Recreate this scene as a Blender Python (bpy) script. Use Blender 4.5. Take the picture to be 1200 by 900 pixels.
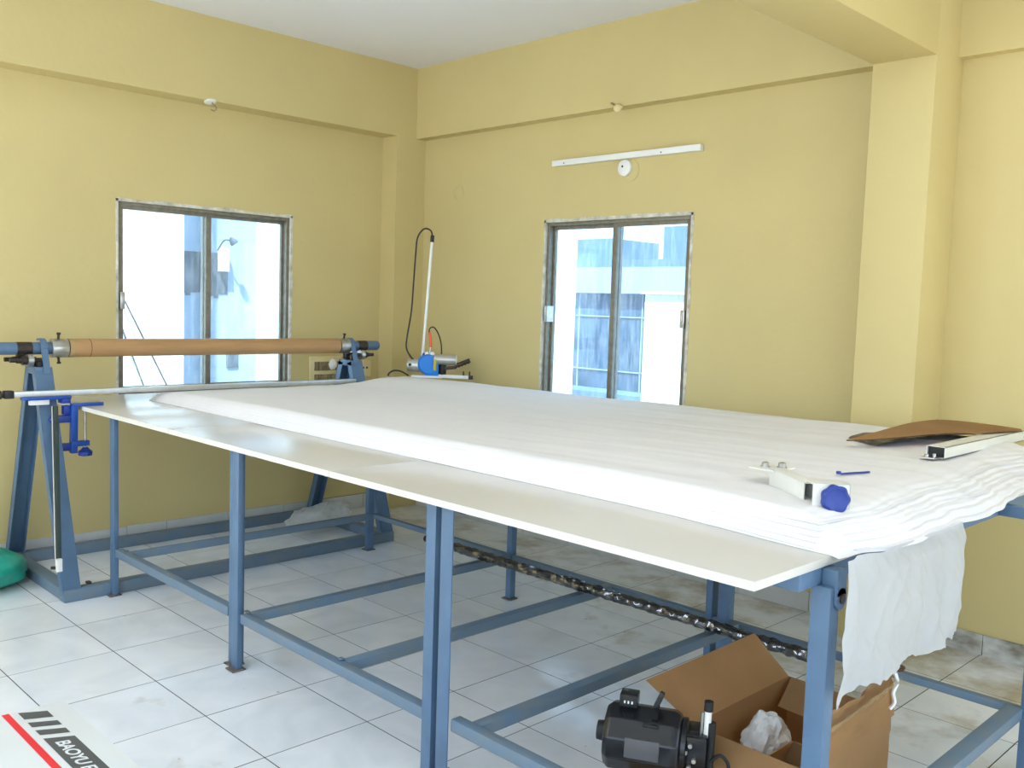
import bpy, bmesh, math, random
from mathutils import Vector, Matrix, noise, Euler

for o in list(bpy.data.objects):
    bpy.data.objects.remove(o, do_unlink=True)
SC = bpy.context.scene
COL = SC.collection
random.seed(7)
pi = math.pi

# ------------------------------------------------------------------ camera
cam_d = bpy.data.cameras.new('camera')
cam = bpy.data.objects.new('camera', cam_d)
COL.objects.link(cam)
FPX, YAW, PIT, ROL = 1103.63, 2.359589, -0.083582, 0.032936
CAM = Vector((3.78738, -1.51063, 1.46695))
fw = Vector((math.cos(PIT)*math.cos(YAW), math.cos(PIT)*math.sin(YAW), math.sin(PIT)))
r0 = fw.cross(Vector((0, 0, 1))).normalized()
u0 = r0.cross(fw)
rv = math.cos(ROL)*r0 + math.sin(ROL)*u0
uv = -math.sin(ROL)*r0 + math.cos(ROL)*u0
cam.matrix_world = Matrix(((rv.x, uv.x, -fw.x, CAM.x), (rv.y, uv.y, -fw.y, CAM.y),
                           (rv.z, uv.z, -fw.z, CAM.z), (0, 0, 0, 1)))
cam_d.sensor_width = 36.0
cam_d.lens = FPX*36.0/1200.0
cam_d.clip_start = 0.02
SC.camera = cam

# ------------------------------------------------------------------ world, sun, window fill, exposure
W = bpy.data.worlds.new('daylight')
SC.world = W
W.use_nodes = True
nt = W.node_tree
bg = nt.nodes['Background']
tc = nt.nodes.new('ShaderNodeTexCoord')
sep = nt.nodes.new('ShaderNodeSeparateXYZ')
rmp = nt.nodes.new('ShaderNodeValToRGB')
rmp.color_ramp.elements[0].position = 0.0
rmp.color_ramp.elements[0].color = (0.72, 0.86, 1.0, 1)
rmp.color_ramp.elements[1].position = 0.6
rmp.color_ramp.elements[1].color = (0.42, 0.66, 1.0, 1)
nt.links.new(tc.outputs['Generated'], sep.inputs[0])
nt.links.new(sep.outputs['Z'], rmp.inputs[0])
nt.links.new(rmp.outputs[0], bg.inputs[0])
bg.inputs[1].default_value = 2.6

sun_d = bpy.data.lights.new('sun', 'SUN')
sun_d.energy = 13.0
sun_d.angle = 0.03
sun_d.color = (1.0, 0.96, 0.9)
sun = bpy.data.objects.new('sun', sun_d)
COL.objects.link(sun)
sun.rotation_euler = Vector((-0.42, 0.46, -0.95)).to_track_quat('-Z', 'Y').to_euler()


def area(name, loc, aim, sx, sy, power, color):
    d = bpy.data.lights.new(name, 'AREA')
    d.shape = 'RECTANGLE'
    d.size = sx
    d.size_y = sy
    d.energy = power
    d.color = color
    o = bpy.data.objects.new(name, d)
    COL.objects.link(o)
    o.location = loc
    o.rotation_euler = Vector(aim).to_track_quat('-Z', 'Z').to_euler()
    return o


# fill lamps added just inside the windows of the two unseen walls
RX0, RX1, RY0, RY1, RZ = -1.64, 5.2, -2.7, 2.785, 3.08
DAY = (0.82, 0.88, 1.02)
for wx, pw in ((-0.4, 22), (1.8, 18), (4.0, 6)):
    area('window_daylight_south', (wx, RY0+0.10, 1.75), (0, 1, -0.20), 1.7, 2.0, pw, DAY)
for wy, pw in ((-1.7, 8), (0.15, 8), (1.9, 3.5)):
    area('window_daylight_east', (RX1-0.06, wy, 1.50), (-1, 0, -0.05), 1.4, 2.3, pw, (0.80, 0.88, 1.03))

vs = SC.view_settings
vs.view_transform = 'Standard'
vs.look = 'None'
vs.gamma = 1.0
vs.use_curve_mapping = False
vs.exposure = 0.40
SC.cycles.use_denoising = True
SC.cycles.max_bounces = 8
SC.cycles.diffuse_bounces = 5
SC.cycles.transparent_max_bounces = 12
SC.cycles.sample_clamp_indirect = 6.0
SC.cycles.caustics_reflective = False
SC.cycles.caustics_refractive = False


# ------------------------------------------------------------------ materials
def srgb(r, g, b):
    f = lambda c: c/12.92 if c <= 0.04045 else ((c+0.055)/1.055)**2.4
    return (f(r/255), f(g/255), f(b/255), 1)


def mat(name, col, rough=0.5, metal=0.0, var=0.06, scale=6.0, bump=0.0, bscale=80.0, col2=None, spec=0.5, stretch=None):
    m = bpy.data.materials.new(name)
    m.use_nodes = True
    n = m.node_tree.nodes
    l = m.node_tree.links
    p = n['Principled BSDF']
    p.inputs['Roughness'].default_value = rough
    p.inputs['Metallic'].default_value = metal
    p.inputs['Specular IOR Level'].default_value = spec
    g = n.new('ShaderNodeNewGeometry')
    mp = n.new('ShaderNodeMapping')
    if stretch:
        mp.inputs['Scale'].default_value = stretch
    l.new(g.outputs['Position'], mp.inputs[0])
    t = n.new('ShaderNodeTexNoise')
    t.inputs['Scale'].default_value = scale
    t.inputs['Detail'].default_value = 5
    l.new(mp.outputs[0], t.inputs['Vector'])
    r = n.new('ShaderNodeValToRGB')
    c = Vector(col[:3])
    c2 = Vector(col2[:3]) if col2 else c*(1-var*1.6)
    r.color_ramp.elements[0].position = 0.32
    r.color_ramp.elements[1].position = 0.68
    r.color_ramp.elements[0].color = (*c2, 1)
    r.color_ramp.elements[1].color = (*(c*(1+var*0.4)), 1)
    l.new(t.outputs['Fac'], r.inputs[0])
    l.new(r.outputs[0], p.inputs['Base Color'])
    if bump:
        b = n.new('ShaderNodeBump')
        b.inputs['Strength'].default_value = bump
        b.inputs['Distance'].default_value = 0.01
        t2 = n.new('ShaderNodeTexNoise')
        t2.inputs['Scale'].default_value = bscale
        t2.inputs['Detail'].default_value = 4
        l.new(mp.outputs[0], t2.inputs['Vector'])
        l.new(t2.outputs['Fac'], b.inputs['Height'])
        l.new(b.outputs[0], p.inputs['Normal'])
    return m


M = {}
M['wall'] = mat('yellow_wall_paint', srgb(204, 187, 131), 0.6, var=0.03, scale=1.6, bump=0.12, bscale=25, spec=0.3)
M['ceiling'] = mat('white_ceiling_paint', srgb(226, 225, 226), 0.75, var=0.02, scale=1.0)
M['grout'] = mat('tile_grout', srgb(62, 63, 60), 0.9, var=0.2)
M['skirt'] = mat('skirting_tile', srgb(205, 207, 203), 0.25, var=0.06, scale=5)
M['blue'] = mat('blue_grey_paint', srgb(86, 114, 142), 0.42, var=0.10, scale=9, bump=0.05, bscale=60)
M['blue_dusty'] = mat('dusty_blue_paint', srgb(94, 119, 140), 0.55, var=0.14, scale=14, col2=srgb(112, 124, 132))
M['steel'] = mat('turned_steel', srgb(190, 188, 182), 0.3, 0.9, var=0.1, scale=40)
M['dark_steel'] = mat('oily_dark_steel', srgb(70, 62, 56), 0.45, 0.6, var=0.2, scale=40)
M['alu'] = mat('brushed_aluminium', srgb(196, 197, 194), 0.35, 0.75, var=0.05, scale=30)
M['frame_alu'] = mat('dull_window_aluminium', srgb(132, 126, 110), 0.45, 0.3, var=0.16, scale=30)
M['plaster'] = mat('raw_plaster', srgb(214, 211, 198), 0.9, var=0.25, scale=18, bump=0.6, bscale=90, col2=srgb(178, 172, 152))
M['board'] = mat('cream_laminate', srgb(204, 200, 191), 0.22, var=0.02, scale=3)
M['board_edge'] = mat('board_edge_band', srgb(216, 214, 203), 0.5, var=0.04)
M['fabric'] = mat('white_cotton', srgb(228, 226, 225), 0.85, var=0.012, scale=8, bump=0.10, bscale=55, spec=0.2)
M['tube_board'] = mat('brown_tube_board', srgb(178, 138, 92), 0.6, var=0.08, scale=8, stretch=(6, 0.6, 6))
M['tube_end'] = mat('pale_tube_end', srgb(176, 146, 100), 0.6, var=0.08)
M['carton'] = mat('brown_carton', srgb(198, 156, 106), 0.75, var=0.07, scale=5)
M['carton_in'] = mat('carton_inner_liner', srgb(182, 142, 96), 0.8, var=0.07, scale=5)
M['corr'] = mat('corrugated_edge', srgb(96, 70, 46), 0.9, var=0.4, scale=120)
M['black'] = mat('black_enamel', srgb(26, 27, 30), 0.25, var=0.1)
M['black_matte'] = mat('black_rubber', srgb(30, 29, 28), 0.6, var=0.15)
M['nameplate'] = mat('grey_nameplate', srgb(88, 88, 90), 0.4, 0.3, var=0.06)
M['royal'] = mat('royal_blue_plastic', srgb(30, 56, 140), 0.4, var=0.08)
M['clamp_blue'] = mat('blue_enamel', srgb(28, 74, 156), 0.35, var=0.08)
M['machine_blue'] = mat('bright_blue_enamel', srgb(22, 128, 222), 0.3, var=0.06)
M['white_plastic'] = mat('white_plastic', srgb(232, 232, 226), 0.4, var=0.03)
M['bracket_white'] = mat('powder_white_bracket', srgb(222, 221, 212), 0.45, var=0.04)
M['cream_plastic'] = mat('cream_switch_plastic', srgb(224, 208, 156), 0.45, var=0.05)
M['switch_brown'] = mat('aged_switch', srgb(150, 132, 98), 0.5, var=0.25, scale=60)
M['orange'] = mat('orange_sleeve', srgb(240, 92, 40), 0.45, var=0.05)
M['yellow_label'] = mat('yellow_label', srgb(190, 175, 40), 0.5, var=0.1)
M['green_bag'] = mat('green_polythene', srgb(36, 170, 146), 0.35, var=0.15, scale=12)
M['blue_bag'] = mat('blue_polythene', srgb(60, 140, 200), 0.35, var=0.15, scale=12)
M['white_bag'] = mat('white_polythene', srgb(240, 240, 236), 0.3, var=0.08, scale=14)
M['rod_green'] = mat('dark_rod_finish', srgb(62, 76, 72), 0.4, 0.3, var=0.1)
M['sign_white'] = mat('white_carton_print', srgb(214, 217, 215), 0.5, var=0.015)
M['sign_grey'] = mat('grey_print', srgb(74, 76, 76), 0.5, var=0.03)
M['sign_red'] = mat('red_print', srgb(222, 34, 46), 0.5, var=0.03)
M['rust'] = mat('rusty_plate', srgb(116, 108, 102), 0.7, var=0.35, scale=60)
M['film_dark'] = mat('dark_plastic_film', srgb(70, 66, 64), 0.3, var=0.4, scale=20)
M['out_white'] = mat('white_render_outside', srgb(238, 240, 240), 0.9, var=0.02, scale=1)
M['out_pale'] = mat('pale_blue_render_outside', srgb(150, 166, 182), 0.9, var=0.05, scale=2)
M['out_blue'] = mat('blue_cladding_outside', srgb(66, 92, 114), 0.7, var=0.18, scale=3, stretch=(1, 1, 0.25))
M['out_grey'] = mat('stained_concrete_outside', srgb(92, 102, 112), 0.95, var=0.3, scale=7, stretch=(1, 1, 0.35))
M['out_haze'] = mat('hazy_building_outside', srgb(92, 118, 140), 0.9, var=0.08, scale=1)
M['ground_out'] = mat('yard_concrete_outside', srgb(170, 172, 170), 0.95, var=0.1, scale=1)

# marbled floor tile, each tile its own vein offset, old brown stains towards the far wall
m = bpy.data.materials.new('marbled_white_tile')
m.use_nodes = True
n, l = m.node_tree.nodes, m.node_tree.links
p = n['Principled BSDF']
p.inputs['Specular IOR Level'].default_value = 0.75
geo = n.new('ShaderNodeNewGeometry')
oi = n.new('ShaderNodeObjectInfo')
vm = n.new('ShaderNodeVectorMath')
vm.operation = 'MULTIPLY_ADD'
vm.inputs[1].default_value = (1, 1, 1)
cmb = n.new('ShaderNodeCombineXYZ')
mul = n.new('ShaderNodeMath')
mul.operation = 'MULTIPLY'
mul.inputs[1].default_value = 37.0
l.new(oi.outputs['Random'], mul.inputs[0])
l.new(mul.outputs[0], cmb.inputs[2])
l.new(geo.outputs['Position'], vm.inputs[0])
l.new(cmb.outputs[0], vm.inputs[2])
t1 = n.new('ShaderNodeTexNoise')
t1.inputs['Scale'].default_value = 3.0
t1.inputs['Detail'].default_value = 6
t1.inputs['Distortion'].default_value = 1.2
l.new(vm.outputs[0], t1.inputs['Vector'])
r1 = n.new('ShaderNodeValToRGB')
r1.color_ramp.elements[0].position = 0.3
r1.color_ramp.elements[0].color = srgb(221, 226, 230)
r1.color_ramp.elements[1].position = 0.62
r1.color_ramp.elements[1].color = srgb(237, 240, 243)
l.new(t1.outputs['Fac'], r1.inputs[0])
# stains
t2 = n.new('ShaderNodeTexNoise')
t2.inputs['Scale'].default_value = 2.6
t2.inputs['Detail'].default_value = 7
t2.inputs['Roughness'].default_value = 0.62
l.new(geo.outputs['Position'], t2.inputs['Vector'])
sp = n.new('ShaderNodeSeparateXYZ')
l.new(geo.outputs['Position'], sp.inputs[0])
mr = n.new('ShaderNodeMapRange')
mr.inputs['From Min'].default_value = 1.5
mr.inputs['From Max'].default_value = 2.8
mr.inputs['To Min'].default_value = 0.0
mr.inputs['To Max'].default_value = 0.23
l.new(sp.outputs['Y'], mr.inputs['Value'])
mrx = n.new('ShaderNodeMapRange')
mrx.inputs['From Min'].default_value = 0.0
mrx.inputs['From Max'].default_value = 2.6
mrx.inputs['To Min'].default_value = -0.02
mrx.inputs['To Max'].default_value = 0.09
l.new(sp.outputs['X'], mrx.inputs['Value'])
ad = n.new('ShaderNodeMath')
l.new(t2.outputs['Fac'], ad.inputs[0])
l.new(mr.outputs[0], ad.inputs[1])
ad2 = n.new('ShaderNodeMath')
l.new(ad.outputs[0], ad2.inputs[0])
l.new(mrx.outputs[0], ad2.inputs[1])
r2 = n.new('ShaderNodeValToRGB')
r2.color_ramp.elements[0].position = 0.66
r2.color_ramp.elements[0].color = (0, 0, 0, 1)
r2.color_ramp.elements[1].position = 0.86
r2.color_ramp.elements[1].color = (0.75, 0.75, 0.75, 1)
l.new(ad2.outputs[0], r2.inputs[0])
mx = n.new('ShaderNodeMix')
mx.data_type = 'RGBA'
l.new(r2.outputs[0], mx.inputs['Factor'])
l.new(r1.outputs[0], mx.inputs['A'])
mx.inputs['B'].default_value = srgb(158, 138, 96)
# small brown specks
t3 = n.new('ShaderNodeTexNoise')
t3.inputs['Scale'].default_value = 21.0
t3.inputs['Detail'].default_value = 2
l.new(geo.outputs['Position'], t3.inputs['Vector'])
r3 = n.new('ShaderNodeValToRGB')
r3.color_ramp.elements[0].position = 0.755
r3.color_ramp.elements[0].color = (0, 0, 0, 1)
r3.color_ramp.elements[1].position = 0.78
r3.color_ramp.elements[1].color = (0.6, 0.6, 0.6, 1)
l.new(t3.outputs['Fac'], r3.inputs[0])
mx2 = n.new('ShaderNodeMix')
mx2.data_type = 'RGBA'
l.new(r3.outputs[0], mx2.inputs['Factor'])
l.new(mx.outputs['Result'], mx2.inputs['A'])
mx2.inputs['B'].default_value = srgb(128, 112, 84)
l.new(mx2.outputs['Result'], p.inputs['Base Color'])
rr = n.new('ShaderNodeMapRange')
rr.inputs['To Min'].default_value = 0.08
rr.inputs['To Max'].default_value = 0.24
l.new(t2.outputs['Fac'], rr.inputs['Value'])
l.new(rr.outputs[0], p.inputs['Roughness'])
M['tile'] = m


def glass(name, tint, dust, seed):
    m = bpy.data.materials.new(name)
    m.use_nodes = True
    n, l = m.node_tree.nodes, m.node_tree.links
    n.remove(n['Principled BSDF'])
    out = n['Material Output']
    tr = n.new('ShaderNodeBsdfTransparent')
    tr.inputs[0].default_value = tint
    gl = n.new('ShaderNodeBsdfGlossy')
    gl.inputs['Roughness'].default_value = 0.03
    df = n.new('ShaderNodeBsdfTranslucent')
    df.inputs[0].default_value = (0.85, 0.9, 0.95, 1)
    m1 = n.new('ShaderNodeMixShader')
    m1.inputs[0].default_value = 0.05
    m2 = n.new('ShaderNodeMixShader')
    g = n.new('ShaderNodeNewGeometry')
    mp = n.new('ShaderNodeMapping')
    mp.inputs['Scale'].default_value = (22, 22, 3.0)
    mp.inputs['Location'].default_value = (seed, seed, seed)
    l.new(g.outputs['Position'], mp.inputs[0])
    t = n.new('ShaderNodeTexNoise')
    t.inputs['Scale'].default_value = 2.2
    t.inputs['Detail'].default_value = 8
    t.inputs['Roughness'].default_value = 0.7
    l.new(mp.outputs[0], t.inputs['Vector'])
    r = n.new('ShaderNodeMapRange')
    r.inputs['From Min'].default_value = 0.45
    r.inputs['From Max'].default_value = 0.75
    r.inputs['To Min'].default_value = dust*0.4
    r.inputs['To Max'].default_value = dust*2.2
    l.new(t.outputs['Fac'], r.inputs['Value'])
    l.new(r.outputs[0], m2.inputs[0])
    l.new(tr.outputs[0], m1.inputs[1])
    l.new(gl.outputs[0], m1.inputs[2])
    l.new(m1.outputs[0], m2.inputs[1])
    l.new(df.outputs[0], m2.inputs[2])
    l.new(m2.outputs[0], out.inputs[0])
    return m


M['glass1'] = glass('dusty_window_glass', (0.80, 0.92, 1.0, 1), 0.06, 0.0)
M['glass2'] = glass('streaked_window_glass', (0.80, 0.92, 1.0, 1), 0.10, 3.7)


def thin(name, col, transl, transp, rough=0.6, bump=0.1, bscale=60):
    m = mat(name, col, rough, var=0.03, scale=10, bump=bump, bscale=bscale, spec=0.3)
    n, l = m.node_tree.nodes, m.node_tree.links
    p = n['Principled BSDF']
    out = n['Material Output']
    t = n.new('ShaderNodeBsdfTranslucent')
    t.inputs[0].default_value = col
    tp = n.new('ShaderNodeBsdfTransparent')
    a = n.new('ShaderNodeMixShader')
    a.inputs[0].default_value = transl
    b = n.new('ShaderNodeMixShader')
    b.inputs[0].default_value = transp
    l.new(p.outputs[0], a.inputs[1])
    l.new(t.outputs[0], a.inputs[2])
    l.new(a.outputs[0], b.inputs[1])
    l.new(tp.outputs[0], b.inputs[2])
    l.new(b.outputs[0], out.inputs[0])
    return m


M['voile'] = thin('thin_cotton_voile', srgb(206, 207, 206), 0.35, 0.10)
m = bpy.data.materials.new('clear_shrink_film')
m.use_nodes = True
n, l = m.node_tree.nodes, m.node_tree.links
n.remove(n['Principled BSDF'])
tr_ = n.new('ShaderNodeBsdfTransparent')
gl_ = n.new('ShaderNodeBsdfGlossy')
gl_.inputs['Roughness'].default_value = 0.12
lw = n.new('ShaderNodeLayerWeight')
lw.inputs['Blend'].default_value = 0.62
mxs = n.new('ShaderNodeMixShader')
l.new(lw.outputs['Fresnel'], mxs.inputs[0])
l.new(tr_.outputs[0], mxs.inputs[1])
l.new(gl_.outputs[0], mxs.inputs[2])
l.new(mxs.outputs[0], n['Material Output'].inputs[0])
M['clear_film'] = m
M['poly'] = thin('translucent_polythene', srgb(228, 228, 222), 0.25, 0.12, 0.25, 0.3, 40)


# ------------------------------------------------------------------ helpers
class MB:
    def __init__(self):
        self.bm = bmesh.new()

    def poly(self, vs, fs):
        v = [self.bm.verts.new(p) for p in vs]
        for f in fs:
            try:
                self.bm.faces.new([v[i] for i in f])
            except ValueError:
                pass
        return self

    def box(self, c, s, rot=None, bev=0.0):
        mtx = Matrix.Translation(Vector(c))
        if rot is not None:
            mtx = mtx @ (rot if isinstance(rot, Matrix) else Euler(rot).to_matrix().to_4x4())
        r = bmesh.ops.create_cube(self.bm, size=1.0)
        vv = r['verts']
        for v in vv:
            v.co = Vector((v.co.x*s[0], v.co.y*s[1], v.co.z*s[2]))
        if bev > 0:
            ee = list({e for v in vv for e in v.link_edges})
            r2 = bmesh.ops.bevel(self.bm, geom=ee, offset=bev, segments=2, affect='EDGES', profile=0.6)
            vv = list({v for f in r2['faces'] for v in f.verts} | {v for v in vv if v.is_valid})
        bmesh.ops.transform(self.bm, matrix=mtx, verts=vv)
        return self

    def bb(self, lo, hi, bev=0.0):
        lo, hi = Vector(lo), Vector(hi)
        return self.box((lo+hi)/2, hi-lo, bev=bev)

    def beam(self, p0, p1, w, h, up=(0, 0, 1), bev=0.0):
        p0, p1 = Vector(p0), Vector(p1)
        d = p1-p0
        x = d.normalized()
        y = Vector(up).cross(x).normalized()
        z = x.cross(y)
        R = Matrix((x, y, z)).transposed().to_4x4()
        return self.box((p0+p1)/2, (d.length, w, h), R, bev)

    def lathe(self, prof, org, axis, n=24, cap=True):
        a = Vector(axis).normalized()
        s = a.orthogonal().normalized()
        t = a.cross(s)
        org = Vector(org)
        rings = []
        for (h, r) in prof:
            rings.append([self.bm.verts.new(org+a*h+(s*math.cos(2*pi*k/n)+t*math.sin(2*pi*k/n))*r) for k in range(n)])
        for i in range(len(rings)-1):
            for k in range(n):
                self.bm.faces.new((rings[i][k], rings[i][(k+1) % n], rings[i+1][(k+1) % n], rings[i+1][k]))
        if cap:
            self.bm.faces.new(rings[0][::-1])
            self.bm.faces.new(rings[-1])
        return self

    def cyl(self, p0, p1, r, n=16, r1=None):
        p0, p1 = Vector(p0), Vector(p1)
        return self.lathe([(0, r), ((p1-p0).length, r if r1 is None else r1)], p0, p1-p0, n)

    def tube(self, pts, r, n=8, sub=6):
        P = [Vector(q) for q in pts]
        if len(P) > 2 and sub > 1:
            Q = []
            for i in range(len(P)-1):
                a, b, c, d = P[max(i-1, 0)], P[i], P[i+1], P[min(i+2, len(P)-1)]
                for k in range(sub):
                    t = k/sub
                    Q.append(0.5*((2*b)+(c-a)*t+(2*a-5*b+4*c-d)*t*t+(3*b-a-3*c+d)*t**3))
            Q.append(P[-1])
            P = Q
        rings = []
        nrm = (P[1]-P[0]).orthogonal().normalized()
        for i, q in enumerate(P):
            tg = (P[min(i+1, len(P)-1)]-P[max(i-1, 0)]).normalized()
            nrm = (nrm-tg*nrm.dot(tg)).normalized()
            bn = tg.cross(nrm)
            rings.append([self.bm.verts.new(q+(nrm*math.cos(2*pi*k/n)+bn*math.sin(2*pi*k/n))*r) for k in range(n)])
        for i in range(len(rings)-1):
            for k in range(n):
                self.bm.faces.new((rings[i][k], rings[i][(k+1) % n], rings[i+1][(k+1) % n], rings[i+1][k]))
        self.bm.faces.new(rings[0][::-1])
        self.bm.faces.new(rings[-1])
        return self

    def grid(self, fn, nu, nv):
        V = [[self.bm.verts.new(fn(i/nu, j/nv)) for j in range(nv+1)] for i in range(nu+1)]
        for i in range(nu):
            for j in range(nv):
                self.bm.faces.new((V[i][j], V[i+1][j], V[i+1][j+1], V[i][j+1]))
        return self

    def ico(self, c, rad, fn=None, sub=3):
        r = bmesh.ops.create_icosphere(self.bm, subdivisions=sub, radius=1.0)
        for v in r['verts']:
            d = v.co.copy()
            k = fn(d) if fn else 1.0
            v.co = Vector(c)+Vector((d.x*rad[0]*k, d.y*rad[1]*k, d.z*rad[2]*k))
        return self

    def solid(self, th):
        bmesh.ops.solidify(self.bm, geom=self.bm.faces[:], thickness=th)
        return self

    def build(self, name, material, parent=None, smooth=40, recalc=True):
        if recalc:
            bmesh.ops.recalc_face_normals(self.bm, faces=self.bm.faces[:])
        me = bpy.data.meshes.new(name)
        self.bm.to_mesh(me)
        self.bm.free()
        me.materials.append(material)
        if smooth:
            for q in me.polygons:
                q.use_smooth = True
            me.set_sharp_from_angle(angle=math.radians(smooth))
        return link(name, me, parent)


def world(o):
    m = o.matrix_basis.copy()
    if o.parent:
        m = world(o.parent) @ o.matrix_parent_inverse @ m
    return m


def link(name, data, parent=None):
    o = bpy.data.objects.new(name, data)
    COL.objects.link(o)
    if parent:
        o.parent = parent
        o.matrix_parent_inverse = world(parent).inverted()
    return o


def thing(name, label, cat, loc=(0, 0, 0), group=None):
    o = bpy.data.objects.new(name, None)
    o.empty_display_size = 0.05
    COL.objects.link(o)
    o.location = loc
    return tag(o, label, cat, group)


def tag(o, label, cat, group=None):
    o['label'] = label
    o['category'] = cat
    if group:
        o['group'] = group
    return o


def struct(o, label=None, cat=None):
    o['kind'] = 'structure'
    if label:
        o['label'] = label
    if cat:
        o['category'] = cat
    return o


def nz(x, y, z=0.0, s=1.0):
    return noise.noise(Vector((x*s, y*s, z*s)))


def sst(a, b, x):
    t = max(0.0, min(1.0, (x-a)/(b-a)))
    return t*t*(3-2*t)


# ------------------------------------------------------------------ the room
TS = 0.4
fl = struct(MB().bb((RX0-0.2, RY0-0.2, -0.12), (RX1+0.2, RY1+0.25, -0.0009)).build('floor', M['grout'], smooth=0),
            'white marbled ceramic tile floor with thin dark joints and brown stains', 'floor')
tm = MB().bb((-0.1979, -0.1979, -0.0045), (0.1979, 0.1979, 0))
tile0 = tm.build('tile', M['tile'], fl, smooth=0)
tile_me = tile0.data
bpy.data.objects.remove(tile0, do_unlink=True)
for i in range(-5, 10):
    for j in range(-4, 8):
        x0, x1 = max(i*TS, RX0), (i+1)*TS
        y0, y1 = j*TS, min((j+1)*TS, RY1+0.10)
        if x1-x0 < 0.03 or y1-y0 < 0.03:
            continue
        t = link('tile', tile_me, fl)
        t.location = ((x0+x1)/2, (y0+y1)/2, random.uniform(-0.0006, 0.0))
        t.scale = ((x1-x0)/TS, (y1-y0)/TS, 1)
rest = MB()
for i in range(-5, 13):
    for j in range(-7, 8):
        if -5 <= i < 10 and -4 <= j < 8:
            continue
        x0, x1 = max(i*TS, RX0), min((i+1)*TS, RX1)
        y0, y1 = max(j*TS, RY0), min((j+1)*TS, RY1+0.10)
        if x1-x0 > 0.03 and y1-y0 > 0.03:
            rest.bb((x0+0.0021, y0+0.0021, -0.0045), (x1-0.0021, y1-0.0021, 0))
o = rest.build('tile_field', M['tile'], fl, smooth=0)
o['kind'] = 'stuff'

struct(MB().bb((RX0-0.2, RY0-0.2, RZ), (RX1+0.2, RY1+0.25, RZ+0.15)).build('ceiling', M['ceiling'], smooth=0),
       'plain off-white painted ceiling', 'ceiling')


def wall_x(name, xa, xb, y0, y1, holes, label):
    b = MB()
    ys = y0
    for (ha, hb, za, zb) in holes:
        b.bb((xa, ys, 0), (xb, ha, RZ))
        b.bb((xa, ha, 0), (xb, hb, za))
        b.bb((xa, ha, zb), (xb, hb, RZ))
        ys = hb
    b.bb((xa, ys, 0), (xb, y1, RZ))
    return struct(b.build(name, M['wall'], smooth=0), label, 'wall')


def wall_y(name, ya, yb, x0, x1, holes, label):
    b = MB()
    xs = x0
    for (ha, hb, za, zb) in holes:
        b.bb((xs, ya, 0), (ha, yb, RZ))
        b.bb((ha, ya, 0), (hb, yb, za))
        b.bb((ha, ya, zb), (hb, yb, RZ))
        xs = hb
    b.bb((xs, ya, 0), (x1, yb, RZ))
    return struct(b.build(name, M['wall'], smooth=0), label, 'wall')


WL = (0.685, 1.805, 0.86, 1.985)       # left window opening y0 y1 z0 z1
WR = (-0.285, 0.797, 0.84, 1.985)       # right window opening x0 x1 z0 z1
wall_x('wall_left', RX0-0.1, RX0, RY0, RY1+0.2, [WL], 'pale yellow painted wall on the left with the roll stand before it')
wall_y('wall_right', RY1, RY1+0.1, RX0, 2.0, [WR], 'pale yellow painted wall behind the table with a sliding window')
struct(MB().bb((2.0, 2.84, 0), (RX1, 3.04, RZ)).build('wall_right_bay', M['wall'], smooth=0),
       'pale yellow painted wall right of the column', 'wall')
wall_y('wall_back', RY0-0.2, RY0, RX0, RX1, [(-1.25, 0.45, 0.65, 2.80), (0.95, 2.65, 0.65, 2.80), (3.15, 4.85, 0.65, 2.80)],
       'yellow wall behind the camera with three window openings')
wall_x('wall_front', RX1, RX1+0.2, RY0, 3.04, [(-2.4, -1.0, 0.30, 2.75), (-0.55, 0.85, 0.30, 2.75), (1.2, 2.6, 0.30, 2.75)],
       'yellow wall beside the camera with three window openings')
struct(MB().bb((RX0, RY0, 2.60), (-1.48, 2.53, RZ)).build('trim_1', M['wall'], smooth=0), 'yellow concrete beam along the top of the left wall', 'beam')
struct(MB().bb((-1.48, 2.70, 2.60), (1.87, RY1, RZ)).build('trim_2', M['wall'], smooth=0), 'yellow concrete beam along the wall above the tube light', 'beam')
struct(MB().bb((RX0, 2.53, 0), (-1.48, RY1, RZ)).build('trim_3', M['wall'], smooth=0), 'yellow column filling the far corner of the room', 'column')
struct(MB().bb((1.87, 2.55, 0), (2.145, 2.86, RZ), bev=0.006).build('trim_4', M['wall'], smooth=30), 'yellow square column on the right under the cross beam', 'column')
struct(MB().bb((1.87, RY0, 2.565), (2.145, 2.56, RZ), bev=0.006).build('trim_5', M['wall'], smooth=30), 'yellow cross beam running from the column over the room', 'beam')
struct(MB().bb((2.145, 2.785, 2.60), (RX1, 2.84, RZ)).build('trim_6', M['wall'], smooth=0), 'yellow concrete beam right of the column', 'beam')

# skirting tiles
bs = struct(MB().bb((RX0, RY0, 0), (RX0+0.006, 2.53, 0.098)).build('baseboard_left', M['grout'], smooth=0), 'row of white skirting tiles on the left wall', 'skirting')
y = -1.35
k = 0
while y < 2.5:
    y2 = min(y+(0.4 if k % 3 else 0.24), 2.528)
    MB().bb((RX0+0.001, y+0.0015, 0.0), (RX0+0.014, y2-0.0015, 0.10+random.uniform(-0.004, 0.003)), bev=0.001).build('skirting_tile', M['skirt'], bs, smooth=0)
    y = y2
    k += 1
bs = struct(MB().bb((-1.48, RY1-0.006, 0), (1.87, RY1, 0.098)).build('baseboard_right', M['grout'], smooth=0), 'row of white skirting tiles under the far window wall', 'skirting')
for k in range(-4, 5):
    a, b_ = max(k*0.4+0.01, -1.478), min((k+1)*0.4+0.01, 1.868)
    if b_-a > 0.02:
        MB().bb((a+0.0015, RY1-0.014, 0), (b_-0.0015, RY1-0.001, 0.10), bev=0.001).build('skirting_tile', M['skirt'], bs, smooth=0)
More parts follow.
